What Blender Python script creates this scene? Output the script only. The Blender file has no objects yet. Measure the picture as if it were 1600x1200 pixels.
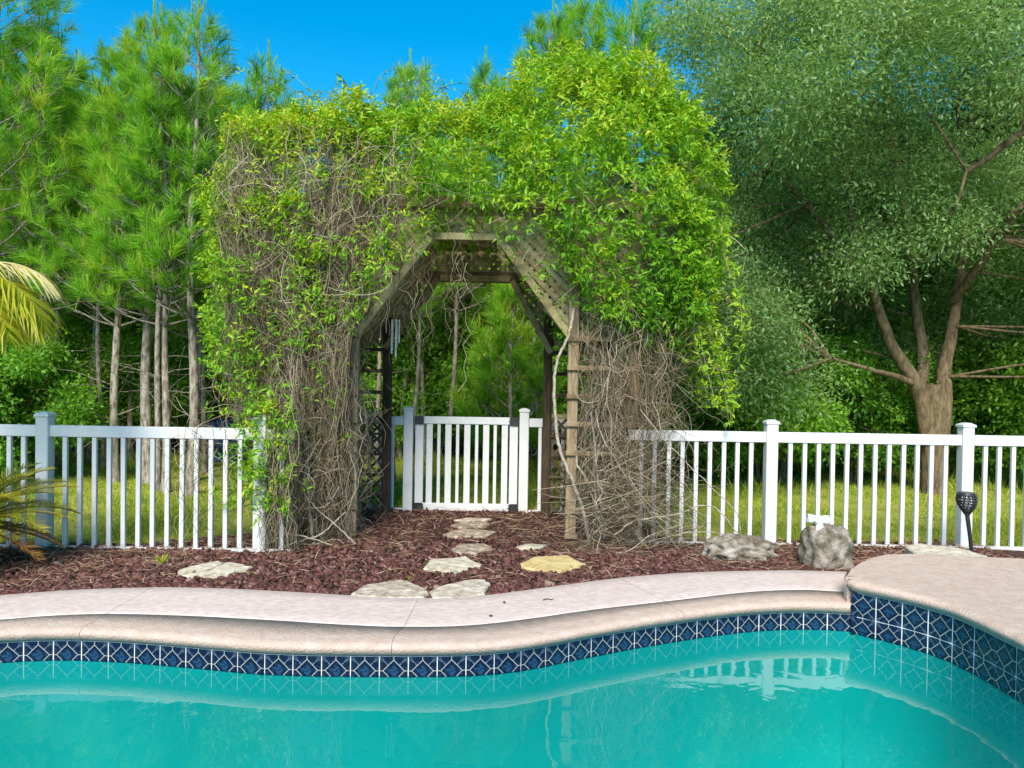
import bpy, bmesh, math, random
import numpy as np
from mathutils import Matrix, Vector

rng = np.random.default_rng(7)
random.seed(7)
scene = bpy.context.scene
C = scene.collection

# ------------------------------------------------------------------ camera, sky, sun, exposure
FOC, PITCH, ROLL, CAMH = 1150.0, math.radians(0.85), 0.016, 1.5
cam_d = bpy.data.cameras.new('camera')
cam = bpy.data.objects.new('camera', cam_d)
C.objects.link(cam)
cam_d.sensor_width = 36.0
cam_d.lens = FOC / 1600 * 36
cam_d.clip_start = 0.05
cam_d.clip_end = 3000
CAM_M = Matrix.Translation((0, 0, CAMH)) @ Matrix.Rotation(math.radians(90) - PITCH, 4, 'X') @ Matrix.Rotation(ROLL, 4, 'Z')
cam.matrix_world = CAM_M
scene.camera = cam

SUN_DIR = Vector((-0.12, -0.73, 0.67)).normalized()      # towards the sun: behind the camera, a little to the left
world = bpy.data.worlds.new('World')
scene.world = world
world.use_nodes = True
wn = world.node_tree.nodes
wl = world.node_tree.links
wn.clear()
w_out = wn.new('ShaderNodeOutputWorld')
w_bg = wn.new('ShaderNodeBackground')
w_sky = wn.new('ShaderNodeTexSky')
w_sky.sky_type = 'NISHITA'
w_sky.sun_disc = False
w_sky.sun_elevation = math.asin(SUN_DIR.z)
w_sky.sun_rotation = math.atan2(SUN_DIR.x, SUN_DIR.y)
w_sky.altitude = 1500
w_sky.air_density = 1.0
w_sky.dust_density = 0.0
w_sky.ozone_density = 3.0
w_hsv = wn.new('ShaderNodeHueSaturation')
w_hsv.inputs['Hue'].default_value = 0.482
w_hsv.inputs['Saturation'].default_value = 1.42
w_bg.inputs['Strength'].default_value = 0.102
wl.new(w_sky.outputs[0], w_hsv.inputs['Color'])
wl.new(w_hsv.outputs[0], w_bg.inputs['Color'])
wl.new(w_bg.outputs[0], w_out.inputs['Surface'])

sun_d = bpy.data.lights.new('sun', 'SUN')
sun_d.energy = 2.8
sun_d.angle = math.radians(24)
sun_d.color = (1.0, 0.91, 0.77)
sun = bpy.data.objects.new('sun', sun_d)
C.objects.link(sun)
sun.rotation_euler = (-SUN_DIR).to_track_quat('-Z', 'Y').to_euler()

scene.view_settings.view_transform = 'Standard'
scene.view_settings.look = 'None'
scene.view_settings.exposure = 1.3
scene.view_settings.gamma = 1.0
scene.view_settings.use_curve_mapping = False
cy = scene.cycles
cy.max_bounces = 10
cy.diffuse_bounces = 7
cy.glossy_bounces = 3
cy.transmission_bounces = 4
cy.transparent_max_bounces = 12
cy.caustics_reflective = False
cy.caustics_refractive = False
cy.use_denoising = True
cy.denoiser = 'OPENIMAGEDENOISE'
cy.denoising_input_passes = 'RGB_ALBEDO_NORMAL'
cy.denoising_prefilter = 'NONE'
cy.sample_clamp_indirect = 6.0

# ------------------------------------------------------------------ pixel -> place helpers (photo is 1600 x 1200)
R3 = CAM_M.to_3x3()


def ray(px, py):
    return R3 @ Vector(((px - 800) / FOC, -(py - 600) / FOC, -1.0))


def on_z(px, py, z=0.0):
    d = ray(px, py)
    t = (z - CAMH) / d.z
    return Vector((d.x * t, d.y * t, z))


def on_y(px, py, y):
    d = ray(px, py)
    t = y / d.y
    return Vector((d.x * t, y, CAMH + d.z * t))


def interp(pts, x):
    xs = [p[0] for p in pts]
    ys = [p[1] for p in pts]
    return float(np.interp(x, xs, ys))


def smooth_line(pts, n):
    """Catmull-Rom through pts, n samples."""
    P = np.array([tuple(p) for p in pts], float)
    Q = np.vstack([2 * P[0] - P[1], P, 2 * P[-1] - P[-2]])
    out = []
    for t in np.linspace(0, len(P) - 1 - 1e-9, n):
        i = int(t)
        f = t - i
        a, b, c, d = Q[i], Q[i + 1], Q[i + 2], Q[i + 3]
        out.append(0.5 * ((2 * b) + (c - a) * f + (2 * a - 5 * b + 4 * c - d) * f * f + (3 * b - a - 3 * c + d) * f ** 3))
    return np.array(out)


# ------------------------------------------------------------------ materials
def new_mat(name):
    m = bpy.data.materials.new(name)
    m.use_nodes = True
    nt = m.node_tree
    nt.nodes.clear()
    out = nt.nodes.new('ShaderNodeOutputMaterial')
    return m, nt, out


def N(nt, kind, **kw):
    n = nt.nodes.new(kind)
    for k, v in kw.items():
        setattr(n, k, v)
    return n


def setin(n, **kw):
    for k, v in kw.items():
        n.inputs[k.replace('_', ' ')].default_value = v
    return n


def ramp(nt, stops):
    r = nt.nodes.new('ShaderNodeValToRGB')
    el = r.color_ramp.elements
    while len(el) < len(stops):
        el.new(0.5)
    for e, (p, c) in zip(el, stops):
        e.position = p
        e.color = (*c, 1)
    return r


def noise_mat(name, stops, scale=6.0, detail=6.0, rough=0.8, bump=0.0, bump_scale=None, stretch=(1, 1, 1), spec=0.3,
              attr=None, attr_mix=0.5, object_random=0.0, coat=0.0, distort=0.0):
    """Principled with a noise-driven colour ramp, optional per-piece 'var' attribute, optional bump."""
    m, nt, out = new_mat(name)
    L = nt.links
    tc = N(nt, 'ShaderNodeTexCoord')
    mp = N(nt, 'ShaderNodeMapping')
    mp.inputs['Scale'].default_value = stretch
    L.new(tc.outputs['Object'], mp.inputs['Vector'])
    no = N(nt, 'ShaderNodeTexNoise')
    setin(no, Scale=scale, Detail=detail, Roughness=0.6, Distortion=distort)
    L.new(mp.outputs[0], no.inputs['Vector'])
    fac = no.outputs['Fac']
    if attr:
        at = N(nt, 'ShaderNodeAttribute', attribute_name=attr)
        mx = N(nt, 'ShaderNodeMix')
        mx.inputs[0].default_value = attr_mix
        L.new(fac, mx.inputs[2])
        L.new(at.outputs['Fac'], mx.inputs[3])
        fac = mx.outputs[0]
    if object_random:
        oi = N(nt, 'ShaderNodeObjectInfo')
        ma = N(nt, 'ShaderNodeMath', operation='MULTIPLY_ADD')
        L.new(oi.outputs['Random'], ma.inputs[0])
        ma.inputs[1].default_value = object_random
        ad = N(nt, 'ShaderNodeMath', operation='SUBTRACT')
        L.new(fac, ad.inputs[0])
        ad.inputs[1].default_value = object_random * 0.5
        L.new(ad.outputs[0], ma.inputs[2])
        fac = ma.outputs[0]
    cr = ramp(nt, stops)
    L.new(fac, cr.inputs[0])
    b = N(nt, 'ShaderNodeBsdfPrincipled')
    setin(b, Roughness=rough)
    b.inputs['Specular IOR Level'].default_value = spec
    if coat:
        b.inputs['Coat Weight'].default_value = coat
    L.new(cr.outputs[0], b.inputs['Base Color'])
    if bump:
        n2 = N(nt, 'ShaderNodeTexNoise')
        setin(n2, Scale=bump_scale or scale * 3, Detail=8.0, Roughness=0.65)
        L.new(mp.outputs[0], n2.inputs['Vector'])
        bp = N(nt, 'ShaderNodeBump')
        setin(bp, Strength=bump, Distance=0.02)
        L.new(n2.outputs['Fac'], bp.inputs['Height'])
        L.new(bp.outputs[0], b.inputs['Normal'])
    L.new(b.outputs[0], out.inputs['Surface'])
    return m


def leaf_mat(name, stops, trans=0.35, rough=0.45, spec=0.35, warm=(1.15, 1.1, 0.5), object_random=0.0):
    m, nt, out = new_mat(name)
    L = nt.links
    at = N(nt, 'ShaderNodeAttribute', attribute_name='var')
    fac = at.outputs['Fac']
    if object_random:
        oi = N(nt, 'ShaderNodeObjectInfo')
        ma = N(nt, 'ShaderNodeMath', operation='MULTIPLY_ADD')
        L.new(oi.outputs['Random'], ma.inputs[0])
        ma.inputs[1].default_value = object_random
        ad = N(nt, 'ShaderNodeMath', operation='SUBTRACT')
        L.new(fac, ad.inputs[0])
        ad.inputs[1].default_value = object_random * 0.5
        L.new(ad.outputs[0], ma.inputs[2])
        fac = ma.outputs[0]
    cr = ramp(nt, stops)
    L.new(fac, cr.inputs[0])
    b = N(nt, 'ShaderNodeBsdfPrincipled')
    setin(b, Roughness=rough)
    b.inputs['Specular IOR Level'].default_value = spec
    L.new(cr.outputs[0], b.inputs['Base Color'])
    t = N(nt, 'ShaderNodeBsdfTranslucent')
    mu = N(nt, 'ShaderNodeMix', data_type='RGBA', blend_type='MULTIPLY')
    mu.inputs[0].default_value = 1.0
    L.new(cr.outputs[0], mu.inputs[6])
    mu.inputs[7].default_value = (*warm, 1)
    L.new(mu.outputs[2], t.inputs['Color'])
    ms = N(nt, 'ShaderNodeMixShader')
    ms.inputs[0].default_value = trans
    L.new(b.outputs[0], ms.inputs[1])
    L.new(t.outputs[0], ms.inputs[2])
    L.new(ms.outputs[0], out.inputs['Surface'])
    return m


M = {}
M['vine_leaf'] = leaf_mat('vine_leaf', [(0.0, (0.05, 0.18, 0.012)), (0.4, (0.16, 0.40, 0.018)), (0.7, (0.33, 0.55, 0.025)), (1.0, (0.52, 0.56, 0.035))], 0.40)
M['stem'] = noise_mat('stem', [(0.2, (0.05, 0.033, 0.02)), (0.46, (0.20, 0.15, 0.09)), (0.66, (0.40, 0.325, 0.21)), (0.9, (0.66, 0.58, 0.45))], 9, attr='var', attr_mix=0.8, rough=0.9)
M['woody'] = noise_mat('woody', [(0.3, (0.22, 0.17, 0.11)), (0.55, (0.42, 0.36, 0.28)), (0.75, (0.55, 0.5, 0.42))], 26, rough=0.9, bump=0.6, bump_scale=60)
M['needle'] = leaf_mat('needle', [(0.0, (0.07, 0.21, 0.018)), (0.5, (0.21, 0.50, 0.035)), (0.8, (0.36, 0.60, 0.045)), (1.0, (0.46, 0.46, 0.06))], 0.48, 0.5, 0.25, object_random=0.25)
M['pine_bark'] = noise_mat('pine_bark', [(0.30, (0.06, 0.045, 0.035)), (0.46, (0.24, 0.20, 0.16)), (0.62, (0.42, 0.38, 0.32))], 16, rough=0.95, bump=1.0, bump_scale=22, stretch=(1.6, 1.6, 0.45))
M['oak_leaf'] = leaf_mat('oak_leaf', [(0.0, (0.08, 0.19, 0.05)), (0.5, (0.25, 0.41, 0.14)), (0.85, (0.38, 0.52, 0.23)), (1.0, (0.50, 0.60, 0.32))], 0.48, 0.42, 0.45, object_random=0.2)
M['shrub_leaf'] = leaf_mat('shrub_leaf', [(0.0, (0.05, 0.15, 0.015)), (0.5, (0.19, 0.43, 0.04)), (1.0, (0.38, 0.60, 0.08))], 0.5, 0.45, 0.35, object_random=0.45)
M['oak_bark'] = noise_mat('oak_bark', [(0.3, (0.05, 0.035, 0.02)), (0.5, (0.16, 0.115, 0.065)), (0.7, (0.27, 0.20, 0.12))], 14, rough=0.95, bump=1.0, bump_scale=24, stretch=(1.5, 1.5, 0.5))
M['wood'] = noise_mat('wood', [(0.25, (0.10, 0.065, 0.035)), (0.5, (0.23, 0.165, 0.095)), (0.75, (0.36, 0.29, 0.19))], 7, rough=0.85, bump=0.35, bump_scale=30, stretch=(6, 6, 0.7), object_random=0.3)
M['shaded_wood'] = noise_mat('shaded_wood', [(0.25, (0.025, 0.017, 0.01)), (0.5, (0.075, 0.05, 0.028)), (0.75, (0.14, 0.10, 0.06))], 7, rough=0.85, bump=0.35, bump_scale=30, stretch=(6, 6, 0.7), object_random=0.3)  # arbor wood again, with the backlit shade of its far side painted in
M['lattice_wood'] = noise_mat('lattice_wood', [(0.25, (0.16, 0.13, 0.06)), (0.5, (0.30, 0.26, 0.13)), (0.75, (0.42, 0.38, 0.22))], 9, rough=0.9, bump=0.3, bump_scale=30, object_random=0.35)
M['vinyl'] = noise_mat('vinyl', [(0.28, (0.545, 0.55, 0.535)), (0.45, (0.61, 0.61, 0.61)), (0.7, (0.66, 0.66, 0.665))], 5.0, rough=0.32, spec=0.5)
M['black_metal'] = noise_mat('black_metal', [(0.3, (0.012, 0.012, 0.013)), (0.7, (0.03, 0.03, 0.03))], 20, rough=0.45, spec=0.5)
M['lawn'] = noise_mat('lawn', [(0.30, (0.08, 0.12, 0.02)), (0.48, (0.24, 0.28, 0.035)), (0.62, (0.33, 0.32, 0.07)), (0.78, (0.42, 0.34, 0.17))], 1.4, 9, rough=0.95, bump=0.6, bump_scale=40)
M['grass'] = leaf_mat('grass', [(0.0, (0.12, 0.22, 0.015)), (0.5, (0.36, 0.46, 0.035)), (0.85, (0.52, 0.53, 0.07)), (1.0, (0.60, 0.52, 0.18))], 0.4, 0.5, 0.25)
M['mulch_soil'] = noise_mat('mulch_soil', [(0.3, (0.03, 0.016, 0.012)), (0.55, (0.08, 0.035, 0.027)), (0.8, (0.15, 0.07, 0.05))], 30, rough=1.0, bump=1.0, bump_scale=60)
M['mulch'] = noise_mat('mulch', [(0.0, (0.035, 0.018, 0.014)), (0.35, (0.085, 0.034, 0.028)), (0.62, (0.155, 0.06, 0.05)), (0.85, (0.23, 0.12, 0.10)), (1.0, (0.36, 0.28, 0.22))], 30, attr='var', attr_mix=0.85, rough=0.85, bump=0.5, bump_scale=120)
M['straw'] = noise_mat('straw', [(0.0, (0.10, 0.055, 0.03)), (0.5, (0.26, 0.16, 0.09)), (1.0, (0.48, 0.36, 0.24))], 30, attr='var', attr_mix=0.9, rough=0.9)
M['flagstone'] = noise_mat('flagstone', [(0.32, (0.20, 0.15, 0.105)), (0.5, (0.42, 0.345, 0.265)), (0.68, (0.60, 0.54, 0.45))], 14, rough=0.9, bump=0.6, bump_scale=22, object_random=0.25)
M['flag_yellow'] = noise_mat('flag_yellow', [(0.25, (0.38, 0.26, 0.10)), (0.5, (0.56, 0.43, 0.19)), (0.75, (0.64, 0.54, 0.30))], 8, rough=0.9, bump=0.6, bump_scale=22)
M['flag_pale'] = noise_mat('flag_pale', [(0.32, (0.32, 0.27, 0.19)), (0.5, (0.53, 0.47, 0.36)), (0.68, (0.68, 0.63, 0.52))], 15, rough=0.9, bump=0.5, bump_scale=22)
M['boulder'] = noise_mat('boulder', [(0.32, (0.05, 0.042, 0.03)), (0.45, (0.17, 0.14, 0.10)), (0.57, (0.33, 0.29, 0.235)), (0.72, (0.50, 0.47, 0.43))], 9, 10, rough=0.95, bump=1.0, bump_scale=26)
M['deck'] = noise_mat('deck', [(0.32, (0.53, 0.41, 0.365)), (0.5, (0.61, 0.49, 0.445)), (0.68, (0.69, 0.595, 0.56))], 20, 12, rough=0.55, bump=0.15, bump_scale=70, stretch=(1, 2, 1), spec=0.5)
M['coping'] = noise_mat('coping', [(0.28, (0.50, 0.365, 0.285)), (0.5, (0.57, 0.43, 0.35)), (0.72, (0.63, 0.50, 0.425))], 14, 12, rough=0.75, bump=0.7, bump_scale=70)
M['grout'] = noise_mat('grout', [(0.3, (0.66, 0.70, 0.70)), (0.7, (0.78, 0.80, 0.79))], 30, rough=0.8)
M['plaster'] = noise_mat('plaster', [(0.3, (0.11, 0.355, 0.33)), (0.7, (0.135, 0.405, 0.39))], 1.6, 6, rough=0.8)
M['palm'] = leaf_mat('palm', [(0.0, (0.12, 0.20, 0.012)), (0.5, (0.34, 0.40, 0.02)), (0.85, (0.55, 0.50, 0.03)), (1.0, (0.70, 0.62, 0.35))], 0.4, 0.4, 0.4)
M['cycad'] = leaf_mat('cycad', [(0.0, (0.06, 0.10, 0.01)), (0.5, (0.22, 0.23, 0.015)), (1.0, (0.42, 0.34, 0.03))], 0.3, 0.35, 0.5)
M['cycad_dry'] = leaf_mat('cycad_dry', [(0.0, (0.10, 0.045, 0.02)), (0.5, (0.30, 0.15, 0.04)), (1.0, (0.52, 0.28, 0.06))], 0.25, 0.7, 0.2)
M['blue_paint'] = noise_mat('blue_paint', [(0.3, (0.02, 0.055, 0.16)), (0.7, (0.03, 0.085, 0.22))], 5, rough=0.5)
M['pvc'] = noise_mat('pvc', [(0.3, (0.76, 0.76, 0.74)), (0.7, (0.82, 0.82, 0.8))], 5, rough=0.35, spec=0.5)
M['metal'] = noise_mat('metal', [(0.3, (0.62, 0.62, 0.60)), (0.7, (0.72, 0.72, 0.70))], 12, rough=0.3, spec=0.6)
M['shade_cloth'] = noise_mat('shade_cloth', [(0.3, (0.3, 0.3, 0.28)), (0.7, (0.4, 0.4, 0.38))], 12, rough=0.8)


def tile_material():
    """Glazed navy tile with a printed pale diamond figure; local object coordinates, tile is 0.146 m square in XZ."""
    m, nt, out = new_mat('pool_tile')
    L = nt.links
    tc = N(nt, 'ShaderNodeTexCoord')
    sp = N(nt, 'ShaderNodeSeparateXYZ')
    L.new(tc.outputs['Object'], sp.inputs[0])

    def ma(op, a, b=None, c=None):
        n = N(nt, 'ShaderNodeMath', operation=op)
        for i, v in enumerate((a, b, c)):
            if v is None:
                continue
            if isinstance(v, (int, float)):
                n.inputs[i].default_value = v
            else:
                L.new(v, n.inputs[i])
        return n.outputs[0]
    au = ma('ABSOLUTE', ma('MULTIPLY', sp.outputs[0], 1 / 0.073))
    av = ma('ABSOLUTE', ma('MULTIPLY', sp.outputs[2], 1 / 0.073))
    s = ma('ADD', au, av)

    def line(val, at, w):
        return ma('LESS_THAN', ma('ABSOLUTE', ma('SUBTRACT', val, at)), w)
    dia = line(s, 0.78, 0.036)
    # spokes from the diamond's points to the tile's edges, and from its sides to the corners
    outside = ma('GREATER_THAN', s, 0.80)
    spoke = ma('MULTIPLY', ma('LESS_THAN', ma('MINIMUM', au, av), 0.026), outside)
    diag = ma('MULTIPLY', line(ma('SUBTRACT', au, av), 0.0, 0.022), outside)
    fan = ma('MULTIPLY', line(ma('SUBTRACT', ma('MULTIPLY', au, 1.6), av), 0.35, 0.03), outside)
    fan2 = ma('MULTIPLY', line(ma('SUBTRACT', ma('MULTIPLY', av, 1.6), au), 0.35, 0.03), outside)
    strong = ma('MAXIMUM', dia, spoke)
    weak = ma('MAXIMUM', diag, ma('MAXIMUM', fan, fan2))
    no = N(nt, 'ShaderNodeTexNoise')
    setin(no, Scale=55.0, Detail=3.0)
    L.new(tc.outputs['Object'], no.inputs['Vector'])
    base = ramp(nt, [(0.3, (0.003, 0.008, 0.024)), (0.55, (0.006, 0.016, 0.044)), (0.75, (0.016, 0.045, 0.095))])
    L.new(no.outputs['Fac'], base.inputs[0])
    vo = N(nt, 'ShaderNodeTexVoronoi')
    setin(vo, Scale=75.0)
    L.new(tc.outputs['Object'], vo.inputs['Vector'])
    flower = ma('MULTIPLY', ma('LESS_THAN', s, 0.42), ma('GREATER_THAN', vo.outputs['Distance'], 0.42))
    mx1 = N(nt, 'ShaderNodeMix', data_type='RGBA')
    L.new(ma('MULTIPLY', flower, 0.8), mx1.inputs[0])
    L.new(base.outputs[0], mx1.inputs[6])
    mx1.inputs[7].default_value = (0.016, 0.065, 0.14, 1)
    mx2 = N(nt, 'ShaderNodeMix', data_type='RGBA')
    L.new(ma('MULTIPLY', weak, 0.45), mx2.inputs[0])
    L.new(mx1.outputs[2], mx2.inputs[6])
    mx2.inputs[7].default_value = (0.22, 0.30, 0.40, 1)
    mx3 = N(nt, 'ShaderNodeMix', data_type='RGBA')
    L.new(strong, mx3.inputs[0])
    L.new(mx2.outputs[2], mx3.inputs[6])
    mx3.inputs[7].default_value = (0.38, 0.40, 0.37, 1)
    b = N(nt, 'ShaderNodeBsdfPrincipled')
    setin(b, Roughness=0.18)
    L.new(mx3.outputs[2], b.inputs['Base Color'])
    L.new(b.outputs[0], out.inputs['Surface'])
    return m


M['tile'] = tile_material()


def water_material():
    m, nt, out = new_mat('pool_water')
    L = nt.links
    tc = N(nt, 'ShaderNodeTexCoord')
    no = N(nt, 'ShaderNodeTexNoise')
    setin(no, Scale=2.2, Detail=3.0, Roughness=0.5, Distortion=0.4)
    L.new(tc.outputs['Object'], no.inputs['Vector'])
    n2 = N(nt, 'ShaderNodeTexNoise')
    setin(n2, Scale=11.0, Detail=2.0)
    L.new(tc.outputs['Object'], n2.inputs['Vector'])
    ad = N(nt, 'ShaderNodeMath', operation='MULTIPLY_ADD')
    L.new(n2.outputs['Fac'], ad.inputs[0])
    ad.inputs[1].default_value = 0.12
    L.new(no.outputs['Fac'], ad.inputs[2])
    bp = N(nt, 'ShaderNodeBump')
    setin(bp, Strength=0.055, Distance=0.05)
    L.new(ad.outputs[0], bp.inputs['Height'])
    # Schlick reflectance, the same from above and below
    ge = N(nt, 'ShaderNodeNewGeometry')
    dt = N(nt, 'ShaderNodeVectorMath', operation='DOT_PRODUCT')
    L.new(bp.outputs[0], dt.inputs[0])
    L.new(ge.outputs['Incoming'], dt.inputs[1])
    ab = N(nt, 'ShaderNodeMath', operation='ABSOLUTE')
    L.new(dt.outputs['Value'], ab.inputs[0])
    om = N(nt, 'ShaderNodeMath', operation='SUBTRACT', use_clamp=True)
    om.inputs[0].default_value = 1.0
    L.new(ab.outputs[0], om.inputs[1])
    pw = N(nt, 'ShaderNodeMath', operation='POWER')
    L.new(om.outputs[0], pw.inputs[0])
    pw.inputs[1].default_value = 5.0
    fr = N(nt, 'ShaderNodeMath', operation='MULTIPLY_ADD', use_clamp=True)
    L.new(pw.outputs[0], fr.inputs[0])
    fr.inputs[1].default_value = 0.93
    fr.inputs[2].default_value = 0.07
    tr = N(nt, 'ShaderNodeBsdfTransparent')
    tr.inputs['Color'].default_value = (0.12, 0.84, 0.84, 1)
    gl = N(nt, 'ShaderNodeBsdfGlossy')
    gl.inputs['Roughness'].default_value = 0.0
    gl.inputs['Color'].default_value = (1, 1, 1, 1)
    L.new(bp.outputs[0], gl.inputs['Normal'])
    ms = N(nt, 'ShaderNodeMixShader')
    L.new(fr.outputs[0], ms.inputs[0])
    L.new(tr.outputs[0], ms.inputs[1])
    L.new(gl.outputs[0], ms.inputs[2])
    L.new(ms.outputs[0], out.inputs['Surface'])
    return m


M['water'] = water_material()


# ------------------------------------------------------------------ mesh helpers
def mesh_np(name, V, faces, mat, var=None, smooth=False):
    """Mesh from numpy vertices and a list of (n, k) integer face arrays; var = per-vertex float attribute."""
    me = bpy.data.meshes.new(name)
    V = np.ascontiguousarray(V, dtype=np.float32)
    if not isinstance(faces, (list, tuple)):
        faces = [faces]
    loops = np.concatenate([f.reshape(-1) for f in faces]).astype(np.int32)
    sizes = np.concatenate([np.full(len(f), f.shape[1], np.int32) for f in faces])
    starts = np.concatenate([[0], np.cumsum(sizes)[:-1]]).astype(np.int32)
    me.vertices.add(len(V))
    me.vertices.foreach_set('co', V.reshape(-1))
    me.loops.add(len(loops))
    me.loops.foreach_set('vertex_index', loops)
    me.polygons.add(len(sizes))
    me.polygons.foreach_set('loop_start', starts)
    if smooth:
        me.polygons.foreach_set('use_smooth', np.ones(len(sizes), bool))
    if var is not None:
        a = me.attributes.new('var', 'FLOAT', 'POINT')
        a.data.foreach_set('value', np.ascontiguousarray(var, dtype=np.float32))
    me.update(calc_edges=True)
    me.materials.append(M[mat] if isinstance(mat, str) else mat)
    return me


def link(name, me, parent=None, loc=None, rot=None):
    o = bpy.data.objects.new(name, me)
    C.objects.link(o)
    if parent is not None:
        o.parent = parent
    if loc is not None:
        o.location = loc
    if rot is not None:
        o.rotation_euler = rot
    return o


def tag(o, label=None, cat=None, group=None, kind=None):
    if label:
        o['label'] = label
    if cat:
        o['category'] = cat
    if group:
        o['group'] = group
    if kind:
        o['kind'] = kind
    return o


def thing(name, label, cat, loc=(0, 0, 0), rz=0.0, group=None):
    o = link(name, None, None, loc, (0, 0, rz))
    o.empty_display_size = 0.1
    return tag(o, label, cat, group)


def copy_tree(root, loc, rz=0.0, sc=1.0):
    r = root.copy()
    C.objects.link(r)
    r.location = loc
    r.rotation_euler = (0, 0, rz)
    r.scale = (sc, sc, sc)
    for ch in list(root.children):
        c = ch.copy()
        C.objects.link(c)
        c.parent = r
        for g in list(ch.children):
            d = g.copy()
            C.objects.link(d)
            d.parent = c
    return r


def box_mesh(name, sx, sy, sz, mat, bev=0.0, base=False):
    """Bevelled box centred on the origin (base=True: standing on z=0)."""
    bm = bmesh.new()
    bmesh.ops.create_cube(bm, size=1.0)
    bmesh.ops.scale(bm, vec=(sx, sy, sz), verts=bm.verts)
    if base:
        bmesh.ops.translate(bm, vec=(0, 0, sz / 2), verts=bm.verts)
    if bev:
        bmesh.ops.bevel(bm, geom=list(bm.edges), offset=bev, segments=1, affect='EDGES')
    me = bpy.data.meshes.new(name)
    bm.to_mesh(me)
    bm.free()
    me.materials.append(M[mat])
    return me


def bar(name, a, b, w, t, mat, parent, bev=0.003, normal=(0, 1, 0)):
    """Board from a to b, width w, thickness t along `normal`."""
    a, b = Vector(a), Vector(b)
    d = b - a
    me = box_mesh(name, w, t, d.length, mat, bev)
    z = d.normalized()
    n = Vector(normal)
    y = (n - z * n.dot(z)).normalized()
    x = y.cross(z)
    o = link(name, me, parent)
    o.matrix_basis = Matrix((
        (x.x, y.x, z.x, (a.x + b.x) / 2), (x.y, y.y, z.y, (a.y + b.y) / 2), (x.z, y.z, z.z, (a.z + b.z) / 2), (0, 0, 0, 1)))
    return o


def strands(P, Rd, sides=3):
    """Tubes along N polylines of K points (P: N,K,3; Rd: N,K). Returns verts, quads."""
    Nn, K, _ = P.shape
    T = np.gradient(P, axis=1)
    T /= np.linalg.norm(T, axis=2, keepdims=True) + 1e-9
    ref = np.where(np.abs(T[..., 2:3]) > 0.8, np.array([1.0, 0.3, 0.0]), np.array([0.0, 0.1, 1.0]))
    A = np.cross(T, ref)
    A /= np.linalg.norm(A, axis=2, keepdims=True) + 1e-9
    B = np.cross(T, A)
    ang = np.arange(sides) / sides * 2 * np.pi
    V = P[:, :, None, :] + Rd[:, :, None, None] * (np.cos(ang)[None, None, :, None] * A[:, :, None, :] + np.sin(ang)[None, None, :, None] * B[:, :, None, :])
    idx = np.arange(Nn * K * sides).reshape(Nn, K, sides)
    nx = np.roll(idx, -1, axis=2)
    F = np.stack([idx[:, :-1], nx[:, :-1], nx[:, 1:], idx[:, 1:]], axis=-1).reshape(-1, 4)
    return V.reshape(-1, 3), F


def tube(pts, r0, r1, sides=8, n=None, wob=0.0):
    P = smooth_line(pts, n or len(pts) * 4)
    if wob:
        P[1:-1] += rng.normal(0, wob, (len(P) - 2, 3))
    Rd = np.linspace(r0, r1, len(P))
    V, F = strands(P[None], Rd[None], sides)
    return V, F


def join(parts):
    """Join (V, F) pairs into one; F of equal width."""
    Vs, Fs, o = [], [], 0
    for V, F in parts:
        Vs.append(V)
        Fs.append(F + o)
        o += len(V)
    return np.vstack(Vs), np.vstack(Fs)


LEAF_V = np.array([(0, 0, 0), (-0.5, 0.42, 0.10), (0, 0.45, -0.03), (0.5, 0.42, 0.10), (0, 1.0, -0.10)])
LEAF_F = np.array([(0, 2, 1), (0, 3, 2), (1, 2, 4), (2, 3, 4)])
DIA_V = np.array([(0, 0, 0), (-0.5, 0.5, 0.06), (0, 1.0, -0.04), (0.5, 0.5, 0.06)])
DIA_F = np.array([(0, 3, 1), (1, 3, 2)])
BLADE_V = np.array([(-0.5, 0, 0), (0.5, 0, 0), (0.0, 1.0, 0.12)])
BLADE_F = np.array([(0, 1, 2)])


def unit(a):
    return a / (np.linalg.norm(a, axis=-1, keepdims=True) + 1e-9)


def place(TV, TF, pos, d, length, width, up=None):
    """Copies of a template laid along directions d (its +Y), scaled length/width; up biases its normal."""
    n = len(pos)
    y = unit(d)
    z = rng.normal(size=(n, 3))
    if up is not None:
        z = z * up[1] + np.array(up[0])
    z = z - y * np.sum(z * y, axis=1, keepdims=True)
    z = unit(z)
    x = np.cross(y, z)
    length = np.broadcast_to(length, n)
    width = np.broadcast_to(width, n)
    V = (pos[:, None, :] + TV[None, :, 0:1] * x[:, None, :] * width[:, None, None]
         + TV[None, :, 1:2] * y[:, None, :] * length[:, None, None]
         + TV[None, :, 2:3] * z[:, None, :] * length[:, None, None])
    F = TF[None] + (np.arange(n) * len(TV))[:, None, None]
    return V.reshape(-1, 3), F.reshape(-1, TF.shape[1])


def rand_dirs(n):
    return unit(rng.normal(size=(n, 3)))


def fill_poly(loops, z=None):
    """Triangulated fill of an outline with optional holes; loops of 3-D points. Returns a bmesh."""
    bm = bmesh.new()
    for lp in loops:
        vs = [bm.verts.new(tuple(p)) for p in lp]
        for i in range(len(vs)):
            bm.edges.new((vs[i], vs[(i + 1) % len(vs)]))
    bmesh.ops.triangle_fill(bm, use_beauty=True, use_dissolve=False, edges=list(bm.edges))
    bmesh.ops.recalc_face_normals(bm, faces=list(bm.faces))
    for f in bm.faces:
        if f.normal.z < 0:
            f.normal_flip()
    return bm


def bm_mesh(name, bm, mat, smooth=False):
    me = bpy.data.meshes.new(name)
    bm.to_mesh(me)
    bm.free()
    me.materials.append(M[mat])
    if smooth:
        for p in me.polygons:
            p.use_smooth = True
    return me


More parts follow.
